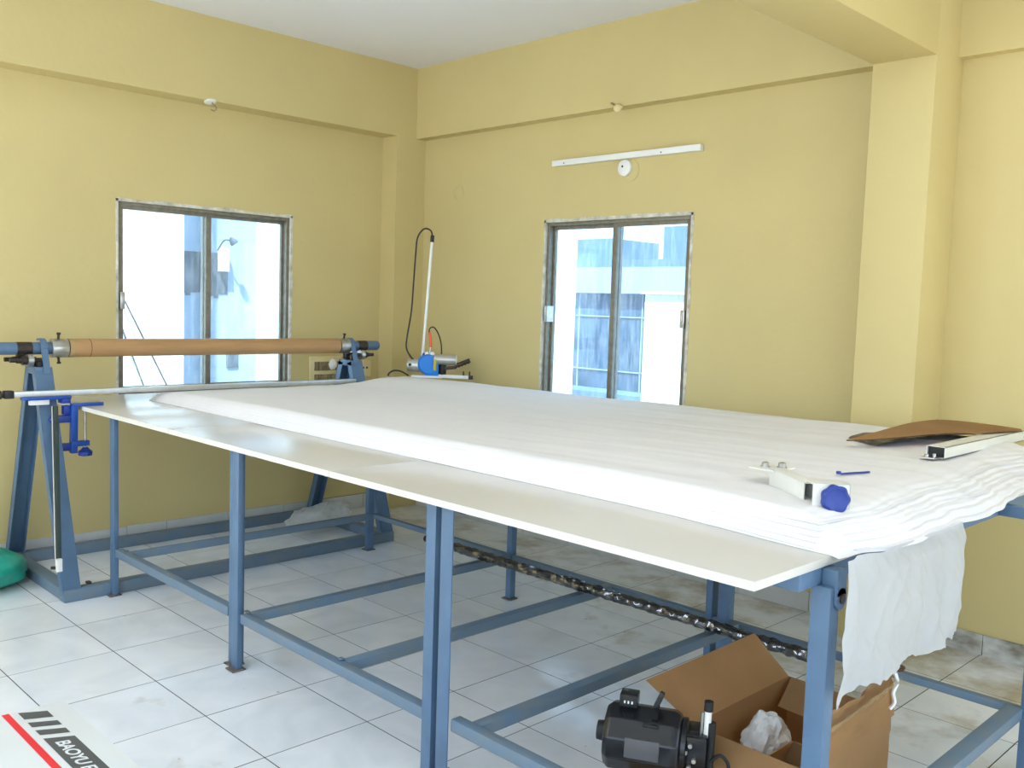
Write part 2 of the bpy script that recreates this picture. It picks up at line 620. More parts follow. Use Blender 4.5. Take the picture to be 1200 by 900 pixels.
bs = struct(MB().bb((2.145, 2.832, 0), (RX1, 2.84, 0.088)).build('baseboard_bay', M['grout'], smooth=0), 'dirty grey skirting tiles right of the column', 'skirting')
M['skirt_old'] = mat('grimy_skirting_tile', srgb(196, 196, 190), 0.4, var=0.3, scale=9, col2=srgb(120, 115, 100), stretch=(1, 1, 2))
for k in range(0, 6):
    a = 2.147+0.26*(k > 0)+0.4*max(k-1, 0)
    MB().bb((a+0.0015, 2.824, 0), (a+(0.26 if k == 0 else 0.4)-0.0015, 2.838, 0.090), bev=0.001).build('skirting_tile', M['skirt_old'], bs, smooth=0)


# ------------------------------------------------------------------ windows
def window(name, T, w0, w1, z0, z1, gl, label, front_left, latches):
    """T maps (s along wall, d depth into the wall, z) to world."""
    root = struct(thing(name, label, 'window', T(0.5*(w0+w1), 0, z0)))

    def B(b, s0, s1, d0, d1, za, zb, bev=0.0):
        p, q = T(s0, d0, za), T(s1, d1, zb)
        lo = [min(p[i], q[i]) for i in range(3)]
        hi = [max(p[i], q[i]) for i in range(3)]
        return b.bb(lo, hi, bev)
    # rough plaster margin round the opening
    pl = MB()
    N = 26

    def strip(c0, c1, horiz, wmin, wmax):
        for k in range(N):
            a, b_ = c0+(c1-c0)*k/N, c0+(c1-c0)*(k+1)/N
            w = wmin+(wmax-wmin)*(0.5+0.5*nz(k*0.35, 3.1*wmax, c0))
            if horiz == 'top':
                B(pl, a, b_, -0.0025, 0.02, z1-0.002, z1+w)
            elif horiz == 'L':
                B(pl, w0-w, w0+0.002, -0.0025, 0.02, a, b_)
            else:
                B(pl, w1-0.002, w1+w, -0.0025, 0.02, a, b_)
    strip(w0-0.012, w1+0.012, 'top', 0.008, 0.026)
    strip(z0, z1+0.012, 'L', 0.008, 0.016)
    strip(z0, z1+0.012, 'R', 0.010, 0.022)
    pl.build('plaster_margin', M['plaster'], root, smooth=0)
    fr = MB()
    fw_ = 0.022
    B(fr, w0, w0+fw_, 0.015, 0.085, z0, z1, 0.002)
    B(fr, w1-fw_, w1, 0.015, 0.085, z0, z1, 0.002)
    B(fr, w0+fw_, w1-fw_, 0.015, 0.085, z1-fw_, z1, 0.002)
    B(fr, w0+fw_, w1-fw_, 0.015, 0.085, z0, z0+fw_, 0.002)
    fr.build('window_frame', M['frame_alu'], root)
    mid = 0.5*(w0+w1)
    for side in (0, 1):
        s0, s1 = (w0+fw_, mid+0.018) if side == 0 else (mid-0.018, w1-fw_)
        near = (side == 0) == front_left
        d0, d1 = (0.02, 0.044) if near else (0.052, 0.076)
        f = MB()
        st = 0.034
        sa = st if side == 1 else 0.016
        sb = st if side == 0 else 0.016
        za, zb = z0+fw_, z1-fw_
        B(f, s0, s0+sa, d0, d1, za, zb, 0.002)
        B(f, s1-sb, s1, d0, d1, za, zb, 0.002)
        B(f, s0+sa, s1-sb, d0, d1, zb-0.022, zb, 0.002)
        B(f, s0+sa, s1-sb, d0, d1, za, za+0.04, 0.002)
        sash = f.build('sash', M['frame_alu'], root)
        B(MB(), s0+sa-0.004, s1-sb+0.004, (d0+d1)/2-0.002, (d0+d1)/2+0.002, za+0.036, zb-0.018).build('pane', gl, sash, smooth=0)
        if (side == 0 and 'L' in latches) or (side == 1 and 'R' in latches):
            sc = s0+0.006 if side == 0 else s1-0.006
            b = MB()
            zc = 1.42
            B(b, sc-0.016, sc+0.012, -0.004, d0+0.004, zc-0.05, zc+0.05, 0.003)
            B(b, sc-0.006, sc+0.004, -0.012, -0.002, zc-0.02, zc+0.03, 0.002)
            b.build('latch', M['steel'], sash)
    return root


window('window_1', lambda s, d, z: (RX0-d, s, z), WL[0], WL[1], WL[2], WL[3], M['glass1'],
       'aluminium sliding window of two panes behind the brown roller tube', True, 'L')
window('window_2', lambda s, d, z: (s, RY1+d, z), WR[0], WR[1], WR[2], WR[3], M['glass2'],
       'aluminium sliding window of two panes under the white tube light batten', False, 'LR')
# rear windows: plain frames
for k, wx in enumerate((-0.4, 1.8, 4.0)):
    f = MB()
    for a in (-0.83, 0.0, 0.83):
        f.bb((wx+a-0.02, RY0-0.10, 0.65), (wx+a+0.02, RY0-0.05, 2.80))
    for z in (0.67, 2.78):
        f.bb((wx-0.85, RY0-0.10, z-0.02), (wx+0.85, RY0-0.05, z+0.02))
    struct(f.build('window_%d' % (3+k), M['frame_alu'], smooth=0), 'window frame behind the camera', 'window')['group'] = 'windows behind the camera'
for k, wy in enumerate((-1.7, 0.15, 1.9)):
    f = MB()
    for a in (-0.68, 0.0, 0.68):
        f.bb((RX1+0.05, wy+a-0.02, 0.30), (RX1+0.10, wy+a+0.02, 2.75))
    for z in (0.32, 2.73):
        f.bb((RX1+0.05, wy-0.70, z-0.02), (RX1+0.10, wy+0.70, z+0.02))
    struct(f.build('window_%d' % (6+k), M['frame_alu'], smooth=0), 'window frame beside the camera', 'window')['group'] = 'windows beside the camera'

# ------------------------------------------------------------------ outside
struct(MB().bb((-40, -30, -3.4), (30, 60, -3.3)).build('ground', M['ground_out'], smooth=0), 'pale concrete yard far below the windows', 'ground')
nb = thing('neighbour_building', 'white rendered building with stained recess seen through the left window', 'building', (-5, 2.6, -3.3))
MB().bb((-6.5, -3.0, -3.3), (-4.2, 2.30, 7.0)).build('wall', M['out_white'], nb, smooth=0)
MB().bb((-6.5, 2.30, -3.3), (-4.75, 3.32, 7.0)).build('recess_wall', M['out_pale'], nb, smooth=0)  # shade of the recess is painted into its pale blue colour
MB().bb((-6.5, 3.32, -3.3), (-4.62, 6.5, 7.0)).build('wall', M['out_white'], nb, smooth=0)
b = MB()
for k in range(14):
    ya, yb = 2.34+k*0.0475, 2.34+(k+1)*0.0475
    b.bb((-4.752, ya, 1.50+0.10*nz(k*0.5, 1.7)), (-4.742, yb, 1.875))
b.build('stained_render', M['out_grey'], nb, smooth=0)  # grey for the stains, with the shade of an unfinished opening painted in
MB().bb((-4.752, 3.0, 0.76), (-4.735, 3.12, 0.92), bev=0.003).build('vent_cover', M['out_grey'], nb)  # grey plate painting the dark of a wall opening
for yy, r in ((2.50, 0.014), (2.73, 0.018)):
    MB().cyl((-4.71, yy, -3.2), (-4.71, yy, 2.4), r, 10).build('drain_pipe', M['out_white'], nb)
b = MB().bb((-4.75, 2.90, 1.70), (-4.66, 2.98, 1.92), bev=0.004)
b.build('meter_box', M['out_white'], nb)
lm = MB().tube([(-4.74, 2.90, 1.90), (-4.62, 2.90, 1.99), (-4.55, 2.93, 1.99)], 0.008)
lm.lathe([(0, 0.012), (0.05, 0.04), (0.075, 0.038)], (-4.55, 2.93, 2.02), (0.2, 0.5, -0.8), 12)
lm.build('yard_lamp', M['out_grey'], nb)
for a, c in (((-4.19, 1.62, 1.70), (-3.5, 1.97, 0.45)), ((-4.19, 1.70, 1.30), (-3.5, 1.80, 0.30))):
    MB().tube([a, tuple((a[i]+c[i])/2 for i in range(3)), c], 0.008, 6).build('stay_wire', M['black_matte'], nb)

ob = thing('blue_clad_building', 'blue clad building with a white parapet seen through the right window', 'building', (-4.5, 8.5, -3.3))
MB().bb((-12, 8.0, -3.3), (-2.2, 12.0, 1.66)).build('cladding', M['out_blue'], ob, smooth=0)
MB().bb((-12, 7.9, 1.66), (-2.2, 12.1, 1.99)).build('parapet', M['out_pale'], ob, smooth=0)
for x in (-5.0, -4.55, -3.95, -3.5):
    MB().bb((x-0.006, 7.985, -3.3), (x+0.006, 8.0, 1.66)).build('mullion', M['out_pale'], ob, smooth=0)
for z in (0.35, 0.66, 1.36):
    MB().bb((-12, 7.985, z-0.007), (-2.2, 8.0, z+0.007)).build('transom', M['out_pale'], ob, smooth=0)
MB().bb((-12, 7.5, -3.3), (-2.2, 7.98, 0.42)).build('lower_wing', M['out_haze'], ob, smooth=0)
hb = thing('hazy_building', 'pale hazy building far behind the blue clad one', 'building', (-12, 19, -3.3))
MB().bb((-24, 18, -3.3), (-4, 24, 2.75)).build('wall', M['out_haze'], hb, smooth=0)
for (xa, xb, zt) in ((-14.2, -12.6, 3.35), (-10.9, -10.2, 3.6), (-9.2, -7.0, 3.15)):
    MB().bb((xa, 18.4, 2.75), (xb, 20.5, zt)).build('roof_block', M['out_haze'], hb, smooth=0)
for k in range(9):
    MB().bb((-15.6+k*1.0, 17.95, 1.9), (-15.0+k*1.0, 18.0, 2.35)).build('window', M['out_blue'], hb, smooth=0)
wb = thing('white_block', 'bright white wall block low outside the right window', 'building', (0.0, 4.8, -3.3))
MB().bb((-0.80, 4.5, -3.3), (1.2, 5.4, 1.59)).build('wall', M['out_white'], wb, smooth=0)
MB().bb((-0.83, 4.47, 1.59), (1.23, 5.43, 1.61)).build('coping', M['out_white'], wb, smooth=0)
wp = thing('white_pier', 'narrow bright white pier at the left edge of the right window', 'building', (-3.3, 6.1, -3.3))
b = MB().bb((-3.62, 6.0, -3.3), (-3.13, 6.3, 5.0))
b.build('wall', M['out_white'], wp, smooth=0)

# ------------------------------------------------------------------ cutting table
tb = thing('cutting_table', 'long blue steel cutting table with cream laminate top', 'table', (1.0, 1.1, 0))
ZT = 0.90
for (xa, xb) in ((-1.45, -0.02), (-0.018, 1.18), (1.182, 2.774)):
    t = MB().bb((xa, 0.24, ZT-0.021), (xb, 1.88, ZT), bev=0.0012).build('top_board', M['board'], tb, smooth=30)
    MB().bb((max(xa, -0.98), 1.883, ZT-0.021), (xb, 2.43, ZT), bev=0.0012).build('top_board', M['board'], tb, smooth=30)
    MB().bb((xa+0.001, 0.2385, ZT-0.0205), (xb-0.001, 0.2405, ZT-0.0008)).build('edge_band', M['board_edge'], t, smooth=0)


def leg(x, y, wx, wy, foot=True, ztop=0.879, rot=0.0):
    g = MB().bb((x-wx/2, y-wy/2, 0.006), (x+wx/2, y+wy/2, ztop), bev=0.003)
    o = g.build('leg', M['blue'], tb)
    if foot:
        MB().bb((x-0.028, y-0.034, 0.0), (x+0.032, y+0.024, 0.006), bev=0.002).build('foot_plate', M['rust'], o)
    return o


def angle_leg(x, y, flange_y0, side, w=0.046):
    """steel angle: one flange facing -Y, the other running +Y at its left or right edge"""
    b = MB().bb((x-w/2, flange_y0, 0.006), (x+w/2, flange_y0+0.005, 0.879), bev=0.0012)
    xs = x+w/2-0.005 if side > 0 else x-w/2
    b.bb((xs, flange_y0+0.004, 0.006), (xs+0.005, flange_y0+0.045, 0.879), bev=0.0012)
    o = b.build('leg', M['blue'], tb)
    MB().bb((x-0.030, flange_y0-0.016, 0.0), (x+0.030, flange_y0+0.045, 0.006), bev=0.002).build('foot_plate', M['rust'], o)
    return o


leg(-0.725, 0.295, 0.048, 0.024)
angle_leg(0.432, 0, 0.292, 1, 0.040)
leg(0.486, 0.288, 0.046, 0.022)
angle_leg(1.655, 0, 0.285, 1, 0.044)
angle_leg(1.735, 0, 0.279, -1, 0.052)
leg(2.778, 0.555, 0.050, 0.046, ztop=0.836)
leg(-0.665, 1.765, 0.034, 0.04)
leg(0.525, 1.765, 0.034, 0.036)
angle_leg(1.70, 0, 1.74, 1, 0.03)
leg(1.765, 1.765, 0.05, 0.045)
leg(2.905, 1.765, 0.05, 0.045)

ZR = 0.212
for (xa, xb, dz) in ((-0.70, 0.41, 0.0), (0.51, 1.64, -0.004), (1.765, 2.86, 0.006)):
    MB().bb((xa, 0.288, ZR-0.019+dz), (xb, 0.326, ZR+0.019+dz), bev=0.003).build('side_rail', M['blue_dusty'], tb)
for (xa, xb, dz) in ((-0.65, 0.507, 0.0), (0.542, 1.74, 0.0), (1.79, 2.88, 0.0)):
    MB().bb((xa, 1.748, ZR-0.013+dz), (xb, 1.780, ZR+0.013+dz), bev=0.003).build('side_rail', M['blue_dusty'], tb)
for (x, w) in ((-0.62, 0.03), (0.525, 0.036), (1.17, 0.042), (1.825, 0.04), (2.862, 0.05)):
    o = MB().bb((x-w/2, 0.327, ZR-0.020), (x+w/2, 1.744, ZR+0.017), bev=0.003).build('cross_rail', M['blue_dusty'], tb)
    MB().box((x-0.016, 0.318, ZR+0.021), (0.02, 0.016, 0.005), bev=0.0015).build('weld_plate', M['blue_dusty'], o)
# top frame under the boards
for x in (-0.70, 0.46, 1.70):
    MB().bb((x-0.02, 0.36, 0.835), (x+0.02, 2.38, 0.878), bev=0.002).build('bearer', M['blue'], tb)
o = MB().bb((2.69, 0.445, 0.835), (2.768, 2.40, 0.8785), bev=0.004).build('end_beam', M['blue'], tb)
b = MB().lathe([(0, 0.026), (0.006, 0.026)], (2.804, 0.572, 0.806), (1, 0, 0), 20)
b.bb((2.770, 0.548, 0.812), (2.810, 0.596, 0.875), bev=0.002)
lug = b.build('bolt_lug', M['blue'], tb)
MB().lathe([(0, 0.012), (0.003, 0.012)], (2.8105, 0.574, 0.806), (1, 0, 0), 16).build('bolt_hole', M['dark_steel'], lug)
MB().bb((2.766, 1.747, 0.838), (2.90, 1.783, 0.876), bev=0.003).build('link_plate', M['blue'], tb)
MB().bb((2.80, 0.54, 0.196), (2.842, 0.57, 0.224), bev=0.003).build('link_plate', M['blue'], tb)
for x in (-0.70, 0.46, 1.70):
    MB().bb((x-0.02, 1.79, 0.79), (x+0.02, 2.38, 0.833), bev=0.002).build('outrigger', M['blue'], tb)

# ------------------------------------------------------------------ roll stand
rs = thing('roll_stand', 'blue steel A-frame roll stand on a floor frame by the left wall', 'stand', (-1.175, 1.05, 0))
RXC = -1.175


def channel(name, p0, p1, inward, mat_, parent, ww=0.082, fl_=0.045, t=0.005):
    p0, p1, i = Vector(p0), Vector(p1), Vector(inward).normalized()
    b = MB()
    b.beam(p0, p1, ww, t, up=i)
    for s in (-1, 1):
        off = Vector((0, s*(ww/2-t/2), 0))+i*(fl_/2)
        b.beam(p0+off, p1+off, t, fl_, up=i)
    return b.build(name, mat_, parent, smooth=0)


for y in (0.105, 1.965):
    for s, xb in ((1, -0.742), (-1, -1.598)):
        channel('leg', (xb, y, 0.03), (RXC+s*0.068, y, 1.075), (-s, 0, 0), M['blue'], rs)
    MB().bb((RXC-0.072, y-0.041, 1.052), (RXC+0.072, y+0.041, 1.088), bev=0.004).build('head_plate', M['blue'], rs)
    MB().bb((-1.598, y-0.035, 0.0), (-0.76, y+0.035, 0.055), bev=0.004).build('base_rail', M['blue_dusty'], rs)
    # bearing wheels under the pipe and a strap hooked over it
    out = -1 if y < 1 else 1
    for s in (-1, 1):
        w = MB().lathe([(-0.013, 0.014), (-0.013, 0.031), (0.013, 0.031), (0.013, 0.014)], (RXC+s*0.040, y+out*0.055, 1.121), (0, 1, 0), 20).build('bearing_wheel', M['steel'], rs)
        MB().lathe([(-0.06, 0.011), (0.01, 0.011), (0.01, 0.022), (0.03, 0.022), (0.03, 0.014), (0.05, 0.014), (0.05, 0.011), (0.085, 0.011)], (RXC+s*0.040, y+out*0.06, 1.121), (0, out, 0), 12).build('axle_bolt', M['dark_steel'], w)
        MB().bb((RXC+s*0.034-0.014, y-0.02, 1.085), (RXC+s*0.034+0.014, y+0.02, 1.122), bev=0.003).build('bearing_block', M['dark_steel'], rs)
    arc = []
    for k in range(15):
        a = -0.45+(pi*0.80)*k/14
        arc.append((RXC+0.046*math.cos(a), 1.178+0.046*math.sin(a)))
    arc = [(RXC+0.078, 1.055), (RXC+0.072, 1.10)]+arc[2:]
    b = MB()
    ys = y-out*0.012
    pts = [Vector((q[0], ys, q[1])) for q in arc]
    for k in range(len(pts)-1):
        b.beam(pts[k], pts[k+1]+(pts[k+1]-pts[k])*0.1, 0.030, 0.006, up=Vector((0, 1, 0)).cross(pts[k+1]-pts[k]))
    b.build('strap_hook', M['blue'], rs, smooth=0)
for xa, xb in ((-0.80, -0.735), (-1.605, -1.545)):
    MB().bb((xa, 0.066, 0.0), (xb, 2.004, 0.058), bev=0.004).build('base_rail', M['blue_dusty'], rs)
MB().box((-0.80, 0.20, 0.062), (0.03, 0.02, 0.012), bev=0.003).build('bolt', M['dark_steel'], rs)

# ------------------------------------------------------------------ fabric roller on the stand
ro = thing('fabric_roller', 'brown cardboard tube on a blue pipe lying across the roll stand', 'roller', (RXC, 1.05, 1.131))
ZC = 1.177
MB().lathe([(0, 0.020), (0.0, 0.031), (2.505, 0.031), (2.515, 0.026), (2.518, 0.015)], (RXC, -0.34, ZC), (0, 1, 0), 24).build('pipe', M['blue'], ro)
ct = MB().lathe([(0, 0.036), (0, 0.0465), (1.61, 0.0465), (1.61, 0.036)], (RXC, 0.255, ZC), (0, 1, 0), 32).build('cardboard_tube', M['tube_board'], ro)
MB().lathe([(0, 0.04), (0, 0.0478), (0.022, 0.0478), (0.022, 0.046)], (RXC, 0.243, ZC), (0, 1, 0), 32).build('tube_ring', M['tube_end'], ct)
MB().lathe([(0, 0.0466), (0, 0.0470), (0.003, 0.0470), (0.003, 0.0466)], (RXC, 0.345, ZC), (0, 1, 0), 32, cap=False).build('paper_seam', M['corr'], ct)
for ya in (0.160, 1.872):
    c = MB().lathe([(0, 0.033), (0, 0.046), (0.004, 0.048), (0.074, 0.048), (0.078, 0.046), (0.078, 0.033)], (RXC, ya, ZC), (0, 1, 0), 28).build('steel_collar', M['steel'], ro)
    for dz in (-1, 1):
        MB().lathe([(0, 0.006), (0.024, 0.006), (0.024, 0.010), (0.032, 0.010)], (RXC+0.01, ya+0.035, ZC+dz*0.046), (0.2, 0, dz), 10).build('set_screw', M['black_matte'], c)
for ya in (0.02, 2.03):
    MB().lathe([(0, 0.0312), (0, 0.0318), (0.07, 0.0318), (0.07, 0.0312)], (RXC, ya-0.02, ZC), (0, 1, 0), 24, cap=False).build('wear_band', M['dark_steel'], ro)

# ------------------------------------------------------------------ cutter track and its clamp
tr = thing('cutter_track', 'aluminium guide rail across the left end of the table', 'rail', (-1.03, 1.2, 0.952))
b = MB().bb((-1.046, -0.06, 0.953), (-1.014, 1.90, 0.980), bev=0.003)
b.build('rail', M['alu'], tr)
b = MB().bb((-1.051, -0.100, 0.948), (-1.009, -0.058, 0.985), bev=0.004)
cp = b.build('end_cap', M['black_matte'], tr)
MB().lathe([(0, 0.008), (0.012, 0.008), (0.012, 0.02), (0.022, 0.022), (0.034, 0.016)], (-1.03, -0.098, 0.966), (0, -1, 0), 8).build('end_knob', M['dark_steel'], cp)
tc_ = thing('track_clamp', 'blue table clamp holding the guide rail at the table corner', 'clamp', (-1.0, 0.22, 0.7))
MB().bb((-1.056, -0.02, 0.936), (-1.004, 0.20, 0.953), bev=0.002).build('rail_plate', M['clamp_blue'], tc_)
MB().bb((-1.035, 0.01, 0.912), (-1.012, 0.10, 0.937), bev=0.003).build('shim', M['white_plastic'], tc_)
b = MB().bb((-1.050, 0.15, 0.916), (-0.985, 0.19, 0.938), bev=0.003)
b.bb((-1.03, 0.16, 0.86), (-0.99, 0.19, 0.905), bev=0.003)
b.build('swivel_arm', M['royal'], tc_)
b = MB().beam((-1.0, 0.205, 0.668), (-0.985, 0.205, 0.915), 0.03, 0.034, up=(1, 0, 0), bev=0.003)
b.bb((-1.0, 0.19, 0.9005), (-0.965, 0.34, 0.917), bev=0.003)
b.bb((-1.012, 0.19, 0.702), (-0.972, 0.275, 0.728), bev=0.003)
b.build('clamp_body', M['clamp_blue'], tc_)
MB().cyl((-0.988, 0.258, 0.68), (-0.988, 0.258, 0.877), 0.006, 10).build('clamp_screw', M['steel'], tc_)
MB().lathe([(0, 0.010), (0.006, 0.034), (0.024, 0.036), (0.034, 0.022), (0.046, 0.012)], (-0.988, 0.258, 0.648), (0, 0, 1), 8).build('clamp_knob', M['royal'], tc_)
for zz in (0.84, 0.70):
    b = MB().bb((-1.02, 0.13, zz-0.018), (-0.985, 0.20, zz+0.018), bev=0.003)
    b.lathe([(0, 0.007), (0.02, 0.007), (0.02, 0.016), (0.032, 0.018), (0.042, 0.010)], (-1.0, 0.135, zz), (0, -1, 0), 8)
    b.build('rod_clamp', M['royal'], tc_)
ra_, rb_ = Vector((-1.0, 0.122, 0.905)), Vector((-0.700, 0.030, 0.20))
MB().beam(ra_, rb_, 0.022, 0.016, up=(1, 0, 0), bev=0.002).build('support_rod', M['rod_green'], tc_)
MB().cyl(ra_+Vector((0.002, -0.016, 0)), rb_+Vector((0.002, -0.016, 0.03)), 0.003, 8).build('cord', M['alu'], tc_)
eb = MB().box(rb_+Vector((0.006, -0.002, 0.0)), (0.022, 0.026, 0.06), bev=0.003).build('end_block', M['white_plastic'], tc_)
MB().lathe([(0, 0.008), (0.02, 0.008)], rb_+Vector((0.0, -0.014, -0.012)), (-0.6, -0.8, 0), 8).build('bolt', M['black_matte'], eb)


# ------------------------------------------------------------------ fabric pile
def ztop(x, y):
    base = 0.957+0.018*sst(-1.1, 0.2, x)+0.008*sst(0.6, 2.4, x)
    base += 0.020*sst(1.9, 2.4, y)*sst(-0.6, 1.6, x)
    base += 0.036*sst(1.7, 2.1, y)*(1-0.75*sst(2.2, 2.38, y))*(1-sst(-0.4, 0.6, x))-0.012*(1-sst(-1.05, -0.9, x))
    # long soft folds across the pile, deeper to the far and right side
    a = 0.25+0.75*sst(0.4, 2.3, x)+0.5*sst(1.8, 2.4, y)
    w = nz(x*1.3+0.35*y, y*7.5-0.8*x, 0.3)*0.0042+nz(x*2.3-0.4*y, y*15.0-2.0*x, 4.1)*0.0026+nz(x*6.0, y*9.0, 8.0)*0.0015
    return base+a*w


def xl_(y):
    return -1.105+0.135*sst(1.74, 1.88, y)+0.003*nz(y*6, 1.1)


def xb_(y):
    return 2.80+0.035*sst(0.57, 1.0, y)-0.045*sst(1.3, 1.95, y)+0.020*nz(y*2.5, 4.4)+0.008*nz(y*9, 8.8)


def yb_(x):
    return 0.632-0.055*sst(2.1, 2.8, x)+0.004*nz(x*2.2, 6.1)+0.002*nz(x*11, 2.2)


def rnd(t, k=2.0):
    t = max(0.0, min(1.0, t))
    return 1-(1-t)**k


def pile_z(x, y):
    """upper surface of the pile, its soft slopes included"""
    zt_ = ztop(x, y)
    wr = 0.15+0.10*sst(0.6, 1.6, y)
    p = rnd((y-yb_(x))/0.075, 2.4)*rnd((xb_(y)-x)/wr, 1.9)*rnd((x-xl_(y))/0.035, 2.2)*rnd((2.455-y)/0.05, 2.2)
    zr = (zt_-ZT)*p
    st = (1-p)*p*4
    right = sst(2.35, 2.6, x)
    zr += math.sin(zr/0.0088*2*pi+3.0*nz(x*2.2, y*2.2, 1)+1.5*nz(x*9, y*9, 2))*min(1, st)*(0.0007+0.0013*right)
    zr += st*(0.006*nz(x*7, y*7, 3)+0.004*nz(x*17, y*17, 5))*(0.25+0.75*right)
    return ZT+max(0.001, zr)-0.016*sst(2.77, 2.84, x)*(1-p)


fp = thing('fabric_pile', 'wide pile of white cloth layers spread over the cutting table', 'fabric', (0.8, 1.5, ZT))
NU, NV = 250, 190


def su(u):
    return 0.86*(u/0.55) if u < 0.55 else 0.86+0.14*((u-0.55)/0.45)


def sv(v):
    return 0.075*(v/0.28) if v < 0.28 else 0.075+0.925*((v-0.28)/0.72)


def topsheet(u, v):
    yy = 0.60+1.85*sv(v)
    x = xl_(yy)+(xb_(yy)-xl_(yy))*su(u)
    y0 = yb_(x)
    y = y0+(2.455-y0)*sv(v)
    x = xl_(y)+(xb_(y)-xl_(y))*su(u)
    return (x, y, pile_z(x, y))


MB().grid(topsheet, NU, NV).build('top_sheet', M['fabric'], fp, smooth=80)
# single layers peeping out below the top sheet along the front and the right end
for i, q in enumerate((0.06, 0.22, 0.38, 0.55, 0.72)):
    b = MB()
    pr_ = []
    ins_f = 0.075*(1-(1-q)**(1/2.4))
    for k in range(260):
        t = k/259
        if t < 0.55:
            x = -1.09+(2.74+1.09)*(t/0.55)
            j = 0.003*nz(x*4, i*3.3)
            x -= 0.0
            fx = sst(2.2, 2.74, x)
            pr_.append((Vector((x, yb_(x)+ins_f+0.0002-0.003*fx+j*0.6, 0)), Vector((0, 1, 0)).lerp(Vector((-0.7, 0.7, 0)), fx)))
        else:
            y = 0.66+(2.40-0.66)*((t-0.55)/0.45)
            wr = 0.15+0.10*sst(0.6, 1.6, y)
            ins_r = wr*(1-(1-q)**(1/1.9))
            j = 0.010*nz(y*4, i*5.1)+0.006*nz(y*12, i*7.7)
            pr_.append((Vector((xb_(y)-ins_r+0.004+j, y, 0)), Vector((-1, 0, 0))))
    rows = []
    for (p_, inn) in pr_:
        zc = ZT+0.004+(ztop(p_.x, p_.y)-ZT)*q*0.96-0.012*sst(2.77, 2.84, p_.x)*(1-q)
        zc += 0.002*nz(p_.x*6, p_.y*6, i)
        q_ = p_+inn*0.05
        rows.append([b.bm.verts.new((q_.x, q_.y, zc+0.001)), b.bm.verts.new((p_.x+inn.x*0.004, p_.y+inn.y*0.004, zc+0.0012)),
                     b.bm.verts.new((p_.x, p_.y, zc-0.0005)), b.bm.verts.new((p_.x+inn.x*0.004, p_.y+inn.y*0.004, zc-0.0022)),
                     b.bm.verts.new((q_.x, q_.y, zc-0.002))])
    for k in range(len(rows)-1):
        for m_ in range(4):
            b.bm.faces.new((rows[k][m_], rows[k+1][m_], rows[k+1][m_+1], rows[k][m_+1]))
    b.build('cloth_layer', M['fabric'], fp, smooth=70)

# loose cloth hanging over the table end
b = MB()


def hang(u, v):
    y = 0.505+0.775*u
    z = 0.925-0.315*v
    z0 = 0.585+0.016*nz(u*9, 2.2)+0.008*nz(u*31, 7.0)+0.03*sst(0.2, 0.0, u)*-0.3
    zt0 = 0.916-0.022*sst(0.1, 0.35, u)
    z = zt0+(z0-zt0)*v
    f = 0.35+0.65*v
    a = math.sin(u*30+2.5*nz(u*3, v*1.5)*2)*0.005+math.sin(u*15+1.3+1.6*v)*0.007
    a += 0.016*(0.35-abs(nz(u*5-v*1.3, v*1.1, 5)))+0.012*(0.3-abs(nz(u*8+v*2.2, v*1.7, 15)))+0.005*(0.3-abs(nz(u*17-v*4, v*5, 25)))
    x = 2.842-0.020*(1-sst(0.0, 0.15, v))*sst(0.1, 0.5, u)+0.018*v*(1-v)*2+f*a*1.55
    y += 0.012*nz(v*3, u*2, 9)*(1 if u > 0.5 else -1)-0.02*v*sst(0.1, 0.0, u)-0.03*sst(0.8, 1.0, u)*sst(0.0, 0.25, v)
    return (x, y, z)


b.grid(hang, 150, 60)
o = b.build('hanging_cloth', M['voile'], smooth=80)
tag(o, 'thin white cloth hanging down over the right end of the table', 'fabric')


# ------------------------------------------------------------------ things on the pile
def zt(x, y):
    return ztop(x, y)+0.0025


# bracket with blue knob
kb = thing('track_bracket', 'white metal bracket with round blue knob lying on the cloth', 'bracket', (2.6, 0.82, 0.98))
zb = 0.979
A0, A1 = Vector((2.44, 0.905, zb+0.026)), Vector((2.615, 0.775, zb+0.026))
d = (A1-A0).normalized()
nrm_ = Vector((d.y, -d.x, 0))           # towards the camera side
arm = MB()
arm.beam(A0+Vector((0, 0, 0.0225)), A1+Vector((0, 0, 0.0225)), 0.046, 0.004, bev=0.001)
arm.beam(A0+nrm_*0.021, A1+nrm_*0.021, 0.004, 0.048, bev=0.001)
arm.beam(A0-nrm_*0.021, A1-nrm_*0.021, 0.004, 0.048, bev=0.001)
arm.build('arm', M['bracket_white'], kb)
b = MB().box(A0-d*0.030+nrm_*0.004+Vector((0, 0, 0.0195)), (0.085, 0.105, 0.005), (0, 0, math.atan2(d.y, d.x)+0.55), 0.001)
b.build('foot_flange', M['bracket_white'], kb)
for s in (-0.026, 0.022):
    c = A0-d*0.022+Vector((0.707, 0.707, 0))*s+Vector((0, 0, 0.022))
    MB().lathe([(0, 0.014), (0.003, 0.014), (0.003, 0.010), (0.013, 0.010), (0.016, 0.006)], c, (0, 0, 1), 14).build('bolt', M['steel'], kb)
fd = Vector((0.70, -0.71, 0)).normalized()      # knob axis towards the camera
sd = Vector((0.71, 0.70, 0))
bc = Vector((2.650, 0.715, zb-0.004))+sd*0.047-fd*0.03+Vector((0, 0, 0.032))
R = Matrix((sd, -fd, Vector((0, 0, 1)))).transposed().to_4x4()
bk = MB()
for (sx_, sz_, wx_, wz_) in ((0, 0.030, 0.096, 0.004), (0, -0.030, 0.096, 0.004), (0.046, 0, 0.004, 0.064)):
    bk.box(bc+sd*sx_+Vector((0, 0, sz_)), (wx_, 0.062, wz_), R, 0.001)
bk.box(bc+fd*0.029, (0.096, 0.004, 0.064), R, 0.001)
